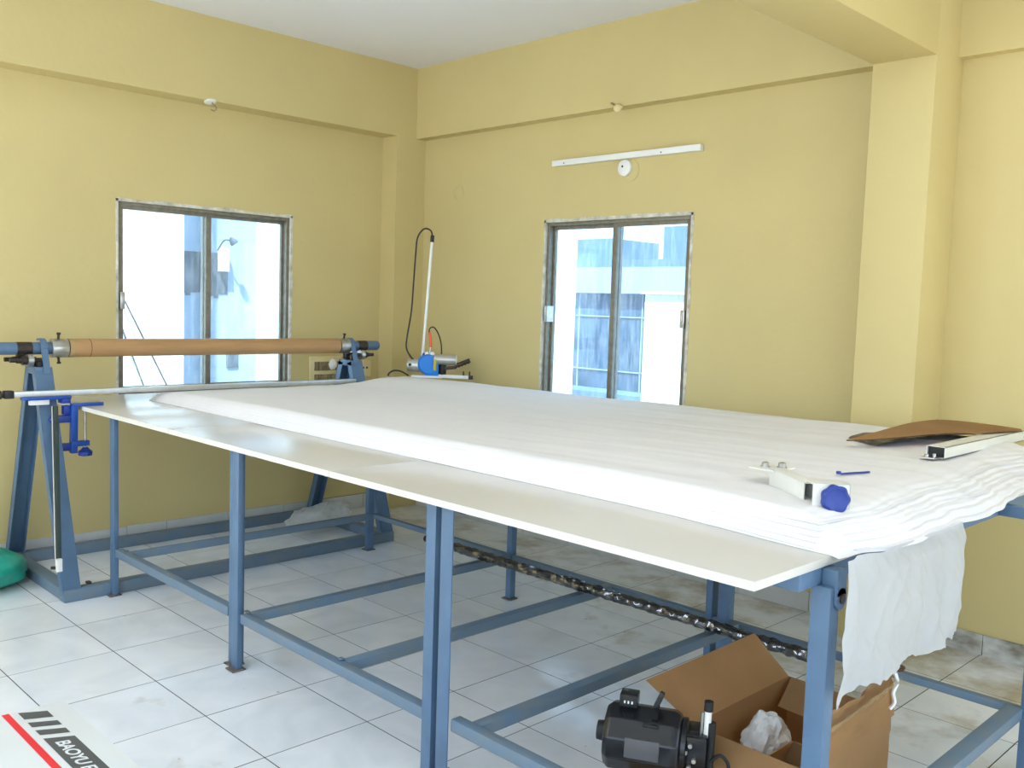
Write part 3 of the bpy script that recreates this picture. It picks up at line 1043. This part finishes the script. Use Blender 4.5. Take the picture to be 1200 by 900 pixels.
bk.box(bc-fd*0.010+sd*0.01, (0.072, 0.040, 0.056), R, 0.001)
bk.build('clamp_block', M['bracket_white'], kb)
kn = MB()
NK = 84
prof = [(0.0, 0.70), (0.004, 0.97), (0.016, 1.0), (0.022, 0.93), (0.024, 0.80), (0.021, 0.68), (0.019, 0.0)]
rg = []
kc = bc+fd*0.031+sd*0.006-Vector((0, 0, 0.004))
for (h, f) in prof[:-1]:
    rg.append([kn.bm.verts.new(kc+fd*h+(sd*math.cos(2*pi*k/NK)+Vector((0, 0, 1))*math.sin(2*pi*k/NK))*0.0365*f*(1+0.05*math.cos(7*2*pi*k/NK))) for k in range(NK)])
for i in range(len(rg)-1):
    for k in range(NK):
        kn.bm.faces.new((rg[i][k], rg[i][(k+1) % NK], rg[i+1][(k+1) % NK], rg[i+1][k]))
kn.bm.faces.new(rg[-1])
kn.bm.faces.new(rg[0][::-1])
kn.build('knob', M['royal'], kb, smooth=50)

# thin blue pen-like cord loop
zc = zt(2.50, 1.25)+0.002
o = MB().tube([(2.481, 1.208, zc), (2.493, 1.253, zc), (2.513, 1.308, zc), (2.520, 1.325, zc), (2.523, 1.308, zc), (2.505, 1.243, zc), (2.487, 1.203, zc)], 0.0021, 6)
o.box((2.480, 1.202, zc+0.004), (0.014, 0.012, 0.009), (0, 0, 0.6), 0.002)
tag(o.build('cord_loop', M['royal']), 'tiny loop of thin blue cord on the white cloth', 'cord')

# square white tube near the cardboard
wt = thing('square_tube', 'white square metal tube lying on the cloth before the cardboard', 'tube', (2.56, 2.1, 0.99))
zq = zt(2.56, 1.95)+0.002
b = MB()
tx0, tx1, ty0, ty1 = 2.505, 2.568, 1.80, 2.62
for (lo, hi) in (((tx0, ty0, zq), (tx1, ty1, zq+0.002)), ((tx0, ty0, zq+0.038), (tx1, ty1, zq+0.040)),
                 ((tx0, ty0, zq), (tx0+0.002, ty1, zq+0.040)), ((tx1-0.002, ty0, zq), (tx1, ty1, zq+0.040))):
    b.bb(lo, hi)
b.build('tube_shell', M['bracket_white'], wt, smooth=0)
MB().bb((tx0+0.003, ty0+0.012, zq+0.003), (tx1-0.003, ty0+0.016, zq+0.037)).build('tube_bore', M['black_matte'], wt, smooth=0)
b = MB().bb((tx0+0.0, ty0-0.055, zq+0.001), (tx0+0.05, ty0-0.002, zq+0.005), bev=0.001)
b.lathe([(0, 0.008), (0.008, 0.008)], (tx0+0.014, ty0-0.03, zq+0.005), (0, 0, 1), 10)
b.lathe([(0, 0.006), (0.012, 0.006)], (tx0+0.036, ty0-0.02, zq+0.005), (0, 0, 1), 10)
b.build('end_tab', M['steel'], wt)

# warped cardboard sheet
cb = thing('cardboard_sheet', 'warped brown corrugated cardboard sheet lying on the cloth', 'cardboard', (2.35, 2.2, 1.03))


def cbf(u, v):
    a = Vector((2.215, 1.80, 0)).lerp(Vector((2.575, 2.57, 0)), u)
    w = 0.25*(u/0.68)**0.9 if u < 0.68 else 0.25*max(0.0, 1-((u-0.68)/0.32)**2.2)**0.5
    a += Vector((0.06, -0.03, 0))*math.sin(pi*u)
    c = a+Vector((-0.82, 0.42, 0))*(w+0.004)*v
    c.z = 1.012+0.022*sst(0, 0.5, u)+0.006*math.sin(pi*u)+0.022*v*math.sin(pi*min(1, u*0.9))+0.0015*nz(u*4, v*4, 2)
    return c


b = MB().grid(cbf, 40, 12)
b.solid(0.005)
o = b.build('sheet', M['carton'], cb, smooth=30)
b = MB()
for k in range(40):
    p0, p1 = Vector(cbf(k/40, 0)), Vector(cbf((k+1)/40, 0))
    for pz in (-0.0045,):
        b.beam(p0+Vector((0.001, -0.001, pz+0.002)), p1+Vector((0.001, -0.001, pz+0.002)), 0.002, 0.0032)
b.build('corrugated_edge', M['corr'], o, smooth=0)
# crumpled dark layer in the gap under the sheet
b = MB()


def layerf(u, v):
    a = Vector((2.285, 1.92, 0)).lerp(Vector((2.47, 2.40, 0)), u)+Vector((-0.16, 0.08, 0))*v
    a.z = zt(a.x, a.y)+0.004+(0.024+0.010*nz(u*9, v*6, 3))*math.sin(pi*min(1, max(0, u)))**0.4*(0.75+0.25*math.sin(pi*v))
    return a


b.grid(layerf, 36, 12)
tag(b.build('plastic_film', M['film_dark'], smooth=60), 'crumpled dark plastic film under the cardboard sheet', 'plastic')

# ------------------------------------------------------------------ end cutter machine at the far corner
mc = thing('end_cutter', 'blue cloth end cutter machine with tall pole at the far corner', 'machine', (-0.93, 2.40, 0.98))
MO = Vector((-0.935, 2.40, 0.982))
MR = Vector((0.70, 0.714, 0))           # across
MF = Vector((0.714, -0.70, 0))          # front


def mp_(r, u, f=0.0):
    return MO+MR*r+MF*f+Vector((0, 0, u))


b = MB().lathe([(-0.045, 0.045), (-0.045, 0.060), (-0.03, 0.066), (0.03, 0.066), (0.045, 0.058), (0.045, 0.03)], mp_(0.0, 0.085), MF+MR*0.25, 28)
b.box(mp_(0.03, 0.06), (0.09, 0.07, 0.10), Matrix((MR, MF, Vector((0, 0, 1)))).transposed().to_4x4(), 0.008)
b.build('body', M['machine_blue'], mc)
MB().lathe([(0, 0.036), (0.004, 0.042), (0.075, 0.042), (0.082, 0.036)], mp_(-0.05, 0.075, -0.01), -MR, 20).build('left_motor', M['alu'], mc)
MB().lathe([(0, 0.010), (0.005, 0.010)], mp_(-0.11, 0.08, 0.033), MF, 12).build('motor_hole', M['black_matte'], mc)
MB().lathe([(0, 0.034), (0.135, 0.034), (0.14, 0.030)], mp_(0.045, 0.118, 0.01), MR, 20).build('right_motor', M['alu'], mc)
MB().lathe([(0, 0.033), (0.004, 0.031)], mp_(0.186, 0.118, 0.01), MR, 20).build('motor_cap', M['white_plastic'], mc)
MB().box(mp_(0.052, 0.085, 0.055), (0.018, 0.008, 0.075), Matrix((MR, MF, Vector((0, 0, 1)))).transposed().to_4x4(), 0.002).build('warning_label', M['yellow_label'], mc)
b = MB().beam(mp_(0.10, 0.06), mp_(0.19, 0.07), 0.02, 0.022, bev=0.003)
b.beam(mp_(0.095, 0.02), mp_(0.095, 0.09), 0.04, 0.04, up=(1, 0, 0), bev=0.003)
b.build('handle_arm', M['dark_steel'], mc)
gr = MB().cyl(mp_(0.18, 0.078), mp_(0.275, 0.118), 0.015, 14).build('handle_grip', M['dark_steel'], mc)
for k in range(4):
    p_ = mp_(0.205+k*0.02, 0.076+k*0.0085)
    MB().lathe([(-0.006, 0.007), (0.006, 0.007)], p_, MR, 8).build('grip_rib', M['black_matte'], gr)
for k, dx in enumerate((-0.005, 0.03)):
    MB().ico(mp_(dx, 0.150, 0.01), (0.017, 0.017, 0.017), sub=2).build('top_knob', M['white_plastic'], mc)
MB().ico(mp_(-0.022, 0.147, 0.012), (0.012, 0.012, 0.012), sub=2).build('top_knob', M['royal'], mc)
MB().cyl(mp_(0.012, 0.15), mp_(0.018, 0.20), 0.006, 10).build('cable_ferrule', M['steel'], mc)
MB().tube([mp_(0.018, 0.195), mp_(0.016, 0.25), mp_(0.006, 0.29)], 0.0085, 10).build('orange_sleeve', M['orange'], mc)
MB().tube([mp_(0.006, 0.285), mp_(0.008, 0.315), mp_(0.035, 0.325), mp_(0.065, 0.285), mp_(0.085, 0.22), mp_(0.090, 0.14)], 0.0042, 8).build('short_cable', M['black_matte'], mc)
MB().cyl(mp_(-0.035, 0.12, -0.02), mp_(0.008, 0.885, -0.02), 0.0095, 12).build('pole', M['white_plastic'], mc)
MB().cyl(mp_(0.0075, 0.872, -0.02), mp_(0.010, 0.915, -0.02), 0.0125, 12).build('pole_cap', M['black_matte'], mc)
MB().tube([mp_(0.010, 0.905, -0.02), mp_(-0.002, 0.945, -0.02), mp_(-0.045, 0.955, -0.02), mp_(-0.085, 0.90, -0.02), mp_(-0.095, 0.80, -0.02),
           mp_(-0.105, 0.60, -0.02), mp_(-0.115, 0.42, -0.02), mp_(-0.138, 0.26, -0.02), mp_(-0.140, 0.185, -0.01), mp_(-0.11, 0.13, 0.0), mp_(-0.085, 0.108, 0.0)], 0.0052, 8).build('power_cord', M['black_matte'], mc)
MB().tube([mp_(-0.255, 0.0), mp_(-0.245, 0.020), mp_(-0.215, 0.036), mp_(-0.175, 0.034), mp_(-0.145, 0.020), mp_(-0.12, 0.006)], 0.0055, 8).build('lying_cord', M['black_matte'], mc)
rl = MB().beam(mp_(0.02, 0.012, 0.02), mp_(0.27, 0.006, -0.01), 0.022, 0.022, bev=0.003).build('guide_rod', M['white_plastic'], mc)
b = MB().box(mp_(0.283, 0.006, -0.01), (0.03, 0.026, 0.026), (0, 0, 0.8), 0.003)
b.lathe([(0, 0.006), (0.03, 0.005)], mp_(0.275, 0.015, -0.01), (0, 0, 1), 8)
b.lathe([(0, 0.006), (0.03, 0.005)], mp_(0.235, 0.015, -0.01), (0, 0, 1), 8)
b.build('rod_end', M['dark_steel'], rl)
MB().box(mp_(0.0, 0.006), (0.20, 0.11, 0.014), Matrix((MR, MF, Vector((0, 0, 1)))).transposed().to_4x4(), 0.003).build('base_plate', M['white_plastic'], mc)

# ------------------------------------------------------------------ wrapped pipe under the table
wp_ = thing('wrapped_pipe', 'dark metal pipe in shiny plastic wrap resting on the lower rails', 'pipe', (1.3, 1.55, 0.23))
ZP = ZR+0.017+0.029
MB().lathe([(0, 0.012), (0, 0.017), (2.18, 0.017), (2.18, 0.012)], (0.12, 1.545, ZP), (1, 0.008, 0), 16).build('pipe', M['black_matte'], wp_)
b = MB()
NS = 260
rg = []
for i in range(NS+1):
    x = 0.26+2.0*i/NS
    rg.append([])
    for k in range(14):
        a = 2*pi*k/14
        r = 0.0215+0.0075*nz(x*34+a*0.2, math.cos(a)*2.2, math.sin(a)*2.2)
        rg[-1].append(b.bm.verts.new((x, 1.545+0.008*(x-0.12)+r*math.cos(a), ZP+r*math.sin(a))))
for i in range(NS):
    for k in range(14):
        b.bm.faces.new((rg[i][k], rg[i][(k+1) % 14], rg[i+1][(k+1) % 14], rg[i+1][k]))
b.build('plastic_wrap', M['clear_film'], wp_, smooth=25)

# ------------------------------------------------------------------ carton with open flaps under the table
cx0, cx1, cy0, cy1, cz = 2.32, 2.66, 0.72, 1.27, 0.285
ca = thing('open_carton', 'big open brown carton with raised flaps under the table end', 'carton', (2.49, 1.0, 0))
th = 0.005


def crump_(d):
    return 1.0+0.35*noise.noise(d*2.6)


def panel(name, pts, mat_, crump=0.0, seed=0.0, nu=14, nv=10, parent=None, thick=0.005):
    A, B_, C_, D_ = [Vector(q) for q in pts]
    nn = (B_-A).cross(D_-A).normalized()

    def f(u, v):
        q = A.lerp(B_, u).lerp(D_.lerp(C_, u), v)
        w = crump*(nz(u*3+seed, v*3, seed)+0.5*nz(u*8+seed, v*8, seed+3))
        # keep the hinge edge (v=0) still
        return q+nn*w*(0.2+0.8*v)
    return MB().grid(f, nu, nv).solid(thick).build(name, mat_, parent, smooth=35)


MB().bb((cx0, cy0, 0.001), (cx1, cy1, 0.007)).build('bottom', M['carton_in'], ca, smooth=0)
b = MB()
panel('left_wall', ((cx0, cy0, 0.003), (cx0, cy1, 0.003), (cx0, cy1, cz), (cx0, cy0, cz)), M['carton_in'], 0.0012, 7.0, parent=ca)
panel('back_wall', ((cx0, cy1, 0.003), (cx1, cy1, 0.003), (cx1, cy1, cz), (cx0, cy1, cz)), M['carton_in'], 0.0012, 7.0, parent=ca)
panel('right_wall', ((cx1, cy1, 0.003), (cx1, cy0, 0.003), (cx1, cy0, cz), (cx1, cy1, cz)), M['carton'], 0.008, 2.0, parent=ca)
panel('front_wall', ((cx1, cy0, 0.003), (cx0, cy0, 0.003), (cx0, cy0, cz), (cx1, cy0, cz)), M['carton'], 0.004, 3.0, parent=ca)
panel('left_flap', ((cx0, cy1, cz), (cx0, cy0, cz), (2.205, 0.645, 0.400), (2.200, 1.245, 0.402)), M['carton'], 0.004, 1.0, parent=ca)
panel('right_flap', ((cx1+0.003, cy0+0.01, cz-0.02), (cx1+0.003, cy1+0.02, cz-0.02), (cx1-0.004, cy1+0.01, 0.402), (cx1+0.002, cy0+0.02, 0.392)), M['carton'], 0.024, 4.0, 30, 16, parent=ca, thick=0.006)
panel('back_flap', ((cx0+0.01, cy1, cz), (cx1-0.01, cy1, cz), (cx1-0.04, cy1-0.135, 0.225), (cx0+0.04, cy1-0.135, 0.235)), M['carton'], 0.003, 5.0, parent=ca)
panel('front_flap', ((cx0+0.005, cy0, cz), (cx1-0.005, cy0, cz), (cx1+0.0, cy0-0.09, 0.225), (cx0+0.02, cy0-0.09, 0.235)), M['carton'], 0.003, 6.0, parent=ca)
# clear tape strips on the raised right flap
tp = MB()


def tape(u, v):
    return (cx1+0.018+0.006*nz(u*6, v*2, 2), cy0+0.05+0.52*u, 0.345+0.030*u+0.014*v+0.004*nz(u*20, v, 1))


tp.grid(tape, 40, 4)
tp.build('packing_tape', M['clear_film'], ca, smooth=30)
MB().tube([(2.668, 1.262, 0.405), (2.674, 1.268, 0.375), (2.668, 1.258, 0.345), (2.672, 1.262, 0.315), (2.664, 1.250, 0.295)], 0.006, 6).build('torn_tape', M['white_bag'], ca)
MB().ico((2.664, 1.290, 0.412), (0.018, 0.024, 0.010), crump_, 3).build('torn_corner', M['corr'], ca, smooth=20)
# inner small carton and bag
ic = thing('small_carton', 'small brown carton standing inside the open carton', 'carton', (2.56, 0.98, 0.007))
b = MB()
ix0, ix1, iy0, iy1, iz = 2.475, 2.60, 0.86, 1.02, 0.20
for (lo, hi) in (((ix0, iy0, 0.008), (ix0+0.004, iy1, iz)), ((ix1-0.004, iy0, 0.008), (ix1, iy1, iz)),
                 ((ix0, iy0, 0.008), (ix1, iy0+0.004, iz)), ((ix0, iy1-0.004, 0.008), (ix1, iy1, iz)), ((ix0, iy0, 0.008), (ix1, iy1, 0.012))):
    b.bb(lo, hi)
b.build('body', M['carton'], ic, smooth=0)
panel('flap', ((ix0, iy1-0.002, iz), (ix1, iy1-0.002, iz), (ix1-0.01, iy1-0.06, iz-0.04), (ix0+0.01, iy1-0.06, iz-0.04)), M['carton_in'], 0.002, 2.0, 6, 4, ic, 0.003)


def crump(d):
    return 1.0+0.22*noise.noise(d*2.3)+0.12*abs(noise.noise(d*6.1))+0.05*noise.noise(d*14)


o = MB().ico((2.405, 0.985, 0.165), (0.062, 0.085, 0.10), crump, 4)
o.box((2.40, 0.98, 0.105), (0.10, 0.14, 0.19), (0, 0, 0.3), 0.02)
tag(o.build('parcel_bag', M['white_bag'], smooth=20), 'crumpled white plastic parcel inside the open carton', 'bag')

# lower carton that carries the motor
lc = thing('motor_carton', 'closed low brown carton under the black motor', 'carton', (2.42, 0.50, 0))
MB().bb((2.285, 0.40, 0.0), (2.62, 0.565, 0.175), bev=0.003).build('body', M['carton'], lc)
MB().bb((2.284, 0.47, 0.1745), (2.621, 0.50, 0.1757)).build('packing_tape', M['tube_end'], lc, smooth=0)

# ------------------------------------------------------------------ black motor
mo = thing('servo_motor', 'black sewing machine motor lying beside the open carton', 'motor', (2.33, 0.56, 0.176))
AX = Vector((0.86, 0.50, -0.02)).normalized()
AS = Vector((-AX.y, AX.x, 0)).normalized()      # sideways (away from the camera)
AU = AX.cross(AS)
MC = Vector((2.19, 0.488, 0.288))


def mm(a, s, u):
    return MC+AX*a+AS*s+AU*u


MR4 = Matrix((AX, AS, AU)).transposed().to_4x4()
b = MB()
NSD = 10
prof = [(0.0, 0.050), (0.003, 0.078), (0.018, 0.091), (0.19, 0.091), (0.205, 0.083), (0.212, 0.070)]
rg = []
for (h, r) in prof:
    rg.append([b.bm.verts.new(mm(h, r*math.cos(2*pi*(k+0.5)/NSD)*1.04, r*math.sin(2*pi*(k+0.5)/NSD))) for k in range(NSD)])
for i in range(len(rg)-1):
    for k in range(NSD):
        b.bm.faces.new((rg[i][k], rg[i][(k+1) % NSD], rg[i+1][(k+1) % NSD], rg[i+1][k]))
b.bm.faces.new(rg[0][::-1])
b.bm.faces.new(rg[-1])
bmesh.ops.bevel(b.bm, geom=b.bm.edges[:], offset=0.003, segments=1, affect='EDGES')
hs = b.build('housing', M['black'], mo, smooth=0)
MB().lathe([(-0.022, 0.020), (-0.022, 0.026), (-0.004, 0.028), (0.006, 0.028)], mm(0, 0, 0.004), AX, 20).build('end_knob', M['black_matte'], mo)
# nameplate on the facet facing the camera
pa = -pi/2+0.42
ra = 0.0935
d1 = AS*math.cos(pa+pi*0+0)*0+AS*0
fN = (AS*-math.cos(0.10)+AU*math.sin(0.10)).normalized()
fT = fN.cross(AX).normalized()
Rn = Matrix((AX, fT, fN)).transposed().to_4x4()
MB().box(MC+AX*0.112+fN*0.0915, (0.092, 0.052, 0.004), Rn, 0.001).build('nameplate', M['nameplate'], mo)
tbx = MB().box(mm(0.062, 0.0, 0.108), (0.050, 0.050, 0.036), MR4, 0.004).build('terminal_box', M['black'], mo)
for k in range(3):
    MB().box(mm(0.052+k*0.010, -0.0255, 0.106), (0.004, 0.002, 0.007), MR4).build('terminal_pin', M['white_plastic'], tbx)
b = MB().beam(mm(0.138, -0.050, 0.078), mm(0.138, 0.004, 0.098), 0.016, 0.008, bev=0.002)
b.beam(mm(0.134, -0.004, 0.094), mm(0.152, 0.0, 0.138), 0.014, 0.022, up=AS, bev=0.003)
b.box(mm(0.130, -0.058, 0.066), (0.042, 0.018, 0.008), MR4, 0.002)
b.build('cable_strap', M['black'], mo)
MB().lathe([(0, 0.068), (0.006, 0.074), (0.018, 0.074), (0.024, 0.062)], mm(0.206, 0, 0), AX, 28).build('end_bell', M['black'], mo)
b = MB().box(mm(0.252, 0.0, 0.0), (0.055, 0.11, 0.10), MR4, 0.006)
b.box(mm(0.250, -0.03, 0.048), (0.058, 0.03, 0.008), MR4, 0.002)
b.build('mount_bracket', M['black'], mo)
b = MB().cyl(mm(0.288, -0.02, -0.08), mm(0.288, -0.02, 0.085), 0.012, 14)
b.build('bracket_post', M['black_matte'], mo)
bt = MB().cyl(mm(0.277, -0.02, 0.045), mm(0.277, -0.02, 0.118), 0.0095, 14).build('adjust_bolt', M['white_plastic'], mo)
MB().cyl(mm(0.277, -0.02, 0.116), mm(0.277, -0.02, 0.142), 0.0125, 14).build('bolt_cap', M['black_matte'], bt)
MB().cyl(mm(0.262, -0.02, 0.045), mm(0.262, -0.02, 0.110), 0.0045, 10).build('side_pin', M['steel'], mo)
MB().box(mm(0.235, -0.052, 0.030), (0.035, 0.004, 0.004), MR4).build('chrome_strip', M['steel'], mo)
MB().tube([mm(0.29, -0.03, -0.02), mm(0.315, -0.03, 0.002), mm(0.335, -0.03, -0.012), mm(0.34, -0.03, -0.03)], 0.005, 8).build('motor_cable', M['black_matte'], mo)
b = MB()
for k in range(5):
    b.lathe([(0, 0.006), (0.012, 0.006)], mm(0.225+0.012*(k % 3), -0.056, -0.05+0.02*k), -AS, 8)
b.build('mount_screws', M['steel'], mo)

# ------------------------------------------------------------------ printed carton at the near left
pc = thing('printed_carton', 'white carton with red stripe and dark lettering in the near left corner', 'carton', (1.8, -1.0, 0))
SX0, SY1, SZ = 1.288, -0.644, 0.40
MB().bb((SX0, -1.30, 0.0), (2.45, SY1, SZ), bev=0.002).build('body', M['sign_white'], pc)
zs = SZ+0.0006
b = MB()
for (xa, xb_, xc, xd) in ((1.300, 1.332, 1.377, 1.349), (1.372, 1.404, 1.435, 1.405), (1.427, 1.458, 1.490, 1.461)):
    b.poly([(xa, -0.758, zs), (xd, -0.758, zs), (xc, -0.698, zs), (xb_, -0.698, zs)], [(0, 1, 2, 3)])
b.build('logo_bar', M['sign_grey'], pc, smooth=0)
MB().poly([(1.484, -0.759, zs), (2.10, -0.759, zs), (2.13, -0.697, zs), (1.515, -0.697, zs)], [(0, 1, 2, 3)]).build('name_panel', M['sign_grey'], pc, smooth=0)
MB().poly([(1.289, -0.793, zs), (2.449, -0.793, zs), (2.449, -0.776, zs), (1.289, -0.776, zs)], [(0, 1, 2, 3)]).build('red_stripe', M['sign_red'], pc, smooth=0)
cu = bpy.data.curves.new('lettering', 'FONT')
cu.body = 'BAOYU E'
cu.size = 0.040
cu.offset = 0.0011
cu.space_character = 0.95
tmp = bpy.data.objects.new('lettering_curve', cu)
COL.objects.link(tmp)
dg = bpy.context.evaluated_depsgraph_get()
me = bpy.data.meshes.new_from_object(tmp.evaluated_get(dg))
bpy.data.objects.remove(tmp, do_unlink=True)
wmax = max(v.co.x for v in me.vertices)
sc_x = 0.182/wmax
for v in me.vertices:
    x, y = v.co.x*sc_x, v.co.y
    v.co = Vector((1.520+x+y*0.30, -0.744+y, zs+0.0005))
me.materials.clear()
me.materials.append(M['sign_white'])
link('lettering', me, pc)

# ------------------------------------------------------------------ bags on the floor
gb = thing('green_bag', 'crumpled green plastic bag on the floor at the left edge', 'bag', (-1.28, -0.17, 0))


def crump2(d):
    return 1.0+0.12*noise.noise(d*2.0)+0.07*abs(noise.noise(Vector((d.x*9, d.y*9, d.z*3))))


b = MB().ico((-1.26, -0.185, 0.085), (0.24, 0.24, 0.105), crump2, 4)
for v in b.bm.verts:
    v.co.z = max(v.co.z, 0.002)
b.build('bag', M['green_bag'], gb, smooth=40)
MB().ico((-1.36, -0.24, 0.19), (0.07, 0.06, 0.05), crump, 3).build('blue_twist', M['blue_bag'], gb, smooth=40)

b = MB()


def wbag(u, v):
    A = Vector((-1.10, 1.46, 0.075)).lerp(Vector((-1.08, 1.93, 0.085)), u)
    T = Vector((-1.50, 1.78, 0.085)).lerp(Vector((-1.38, 2.10, 0.135)), u)
    q = A.lerp(T, v)
    q.z += 0.025*math.sin(pi*v)*(0.7+0.3*math.sin(pi*u))+0.03*nz(u*3.2, v*3.5, 1.0)+0.016*abs(nz(u*9, v*9, 2.0))
    q.x += 0.03*nz(u*5, v*2, 6)
    q.y += 0.03*nz(u*2, v*5, 7)
    return q


b.grid(wbag, 40, 30)
b.solid(0.004)
tag(b.build('plastic_sack', M['white_bag'], smooth=25), 'crumpled white plastic sack lying over the roll stand base', 'bag')

# ------------------------------------------------------------------ things on the walls
tl = thing('tube_light', 'white tube light batten on the yellow wall above the window', 'light fitting', (0.32, RY1, 2.34))
MB().bb((-0.22, RY1-0.035, 2.318), (0.855, RY1-0.001, 2.352), bev=0.003).build('batten', M['white_plastic'], tl)
for x in (-0.12, 0.60):
    MB().lathe([(0, 0.004), (0.002, 0.004)], (x, RY1-0.0355, 2.330), (0, -1, 0), 8).build('screw', M['dark_steel'], tl)
jb = thing('junction_box', 'round white ceiling rose box below the tube light batten', 'junction box', (0.35, RY1, 2.26))
MB().lathe([(0, 0.062), (0.004, 0.062), (0.005, 0.058)], (0.365, RY1, 2.255), (0, -1, 0), 28).build('patch_ring', M['wall'], jb)
MB().lathe([(0, 0.046), (0.02, 0.046), (0.028, 0.036)], (0.335, RY1-0.004, 2.268), (0, -1, 0), 24).build('cover', M['white_plastic'], jb)
MB().lathe([(0, 0.006), (0.003, 0.006)], (0.33, RY1-0.032, 2.275), (0, -1, 0), 8).build('hole', M['black_matte'], jb)
o = MB().lathe([(0, 0.052), (0.003, 0.052), (0.006, 0.046), (0.006, 0.0)], (-1.115, RY1, 2.217), (0, -1, 0), 32, cap=False)
tag(o.build('wall_cover', M['wall'], smooth=40), 'round yellow painted cover plate left of the far window', 'cover plate')
hk = thing('beam_stub', 'yellow painted cable stub on the beam above the tube light', 'stub', (0.32, 2.69, 2.58))
MB().tube([(0.275, 2.697, 2.625), (0.30, 2.685, 2.615), (0.325, 2.675, 2.60)], 0.005, 8).build('wire_end', M['switch_brown'], hk)
MB().ico((0.335, 2.685, 2.590), (0.028, 0.02, 0.022), crump, 3).build('mortar_lump', M['cream_plastic'], hk)
rose = thing('beam_rose', 'small white fitting with loose hook under the left beam', 'fitting', (-1.50, 1.168, 2.59))
MB().lathe([(0, 0.036), (0.008, 0.034), (0.012, 0.02)], (-1.498, 1.168, 2.600), (0.25, 0, -1), 18).build('rose_plate', M['white_plastic'], rose)
MB().tube([(-1.485, 1.172, 2.59), (-1.475, 1.195, 2.565), (-1.478, 1.185, 2.545), (-1.482, 1.165, 2.55)], 0.004, 8).build('hook', M['switch_brown'], rose)

sb = thing('switchboard', 'cream wall switchboard with two rows of worn switches behind the roll stand', 'switch', (RX0, 2.07, 0.98))
MB().bb((RX0+0.001, 1.955, 0.86), (RX0+0.022, 2.20, 1.08), bev=0.003).build('plate', M['cream_plastic'], sb)
for r_ in range(2):
    for k in range(6):
        y = 1.985+k*0.033
        MB().bb((RX0+0.0225, y, 0.985-r_*0.085), (RX0+0.030, y+0.028, 1.045-r_*0.085), bev=0.002).build('switch', M['switch_brown'], sb)
MB().ico((RX0+0.034, 2.125, 1.025), (0.012, 0.03, 0.035), crump, 3).build('tape_wad', M['white_bag'], sb)
so = thing('wall_socket', 'small cream two-pin socket beside the switchboard', 'socket', (RX0, 2.41, 0.99))
MB().bb((RX0+0.001, 2.36, 0.935), (RX0+0.016, 2.455, 1.045), bev=0.003).build('plate', M['cream_plastic'], so)
for y in (2.39, 2.42):
    MB().lathe([(0, 0.008), (0.002, 0.008)], (RX0+0.0165, y, 0.995), (1, 0, 0), 10).build('pin_hole', M['black_matte'], so)

# ------------------------------------------------------------------ fill lamps added on the ceiling out of view, shaped as tubes
TUBE = bpy.data.materials.new('glowing_tube')
TUBE.use_nodes = True
TUBE.node_tree.nodes['Principled BSDF'].inputs['Emission Color'].default_value = (0.86, 0.92, 1.0, 1)
TUBE.node_tree.nodes['Principled BSDF'].inputs['Emission Strength'].default_value = 12.0
for k, (lx, ly, pw, wh) in enumerate(((3.4, 0.9, 2.5, 'nearest the table end'), (1.2, -1.9, 4, 'nearest the back wall'))):
    t = thing('ceiling_lamp', 'lit white ceiling tube lamp behind the camera, '+wh, 'lamp', (lx, ly, RZ), 'tube lamps behind the camera')
    MB().bb((lx-0.62, ly-0.03, RZ-0.04), (lx+0.62, ly+0.03, RZ), bev=0.004).build('batten', M['white_plastic'], t)
    MB().cyl((lx-0.6, ly, RZ-0.07), (lx+0.6, ly, RZ-0.07), 0.014, 12).build('tube', TUBE, t)
    area('lamp_light', (lx, ly, RZ-0.09), (0, 0, -1), 1.2, 0.05, pw, (0.82, 0.89, 1.02))
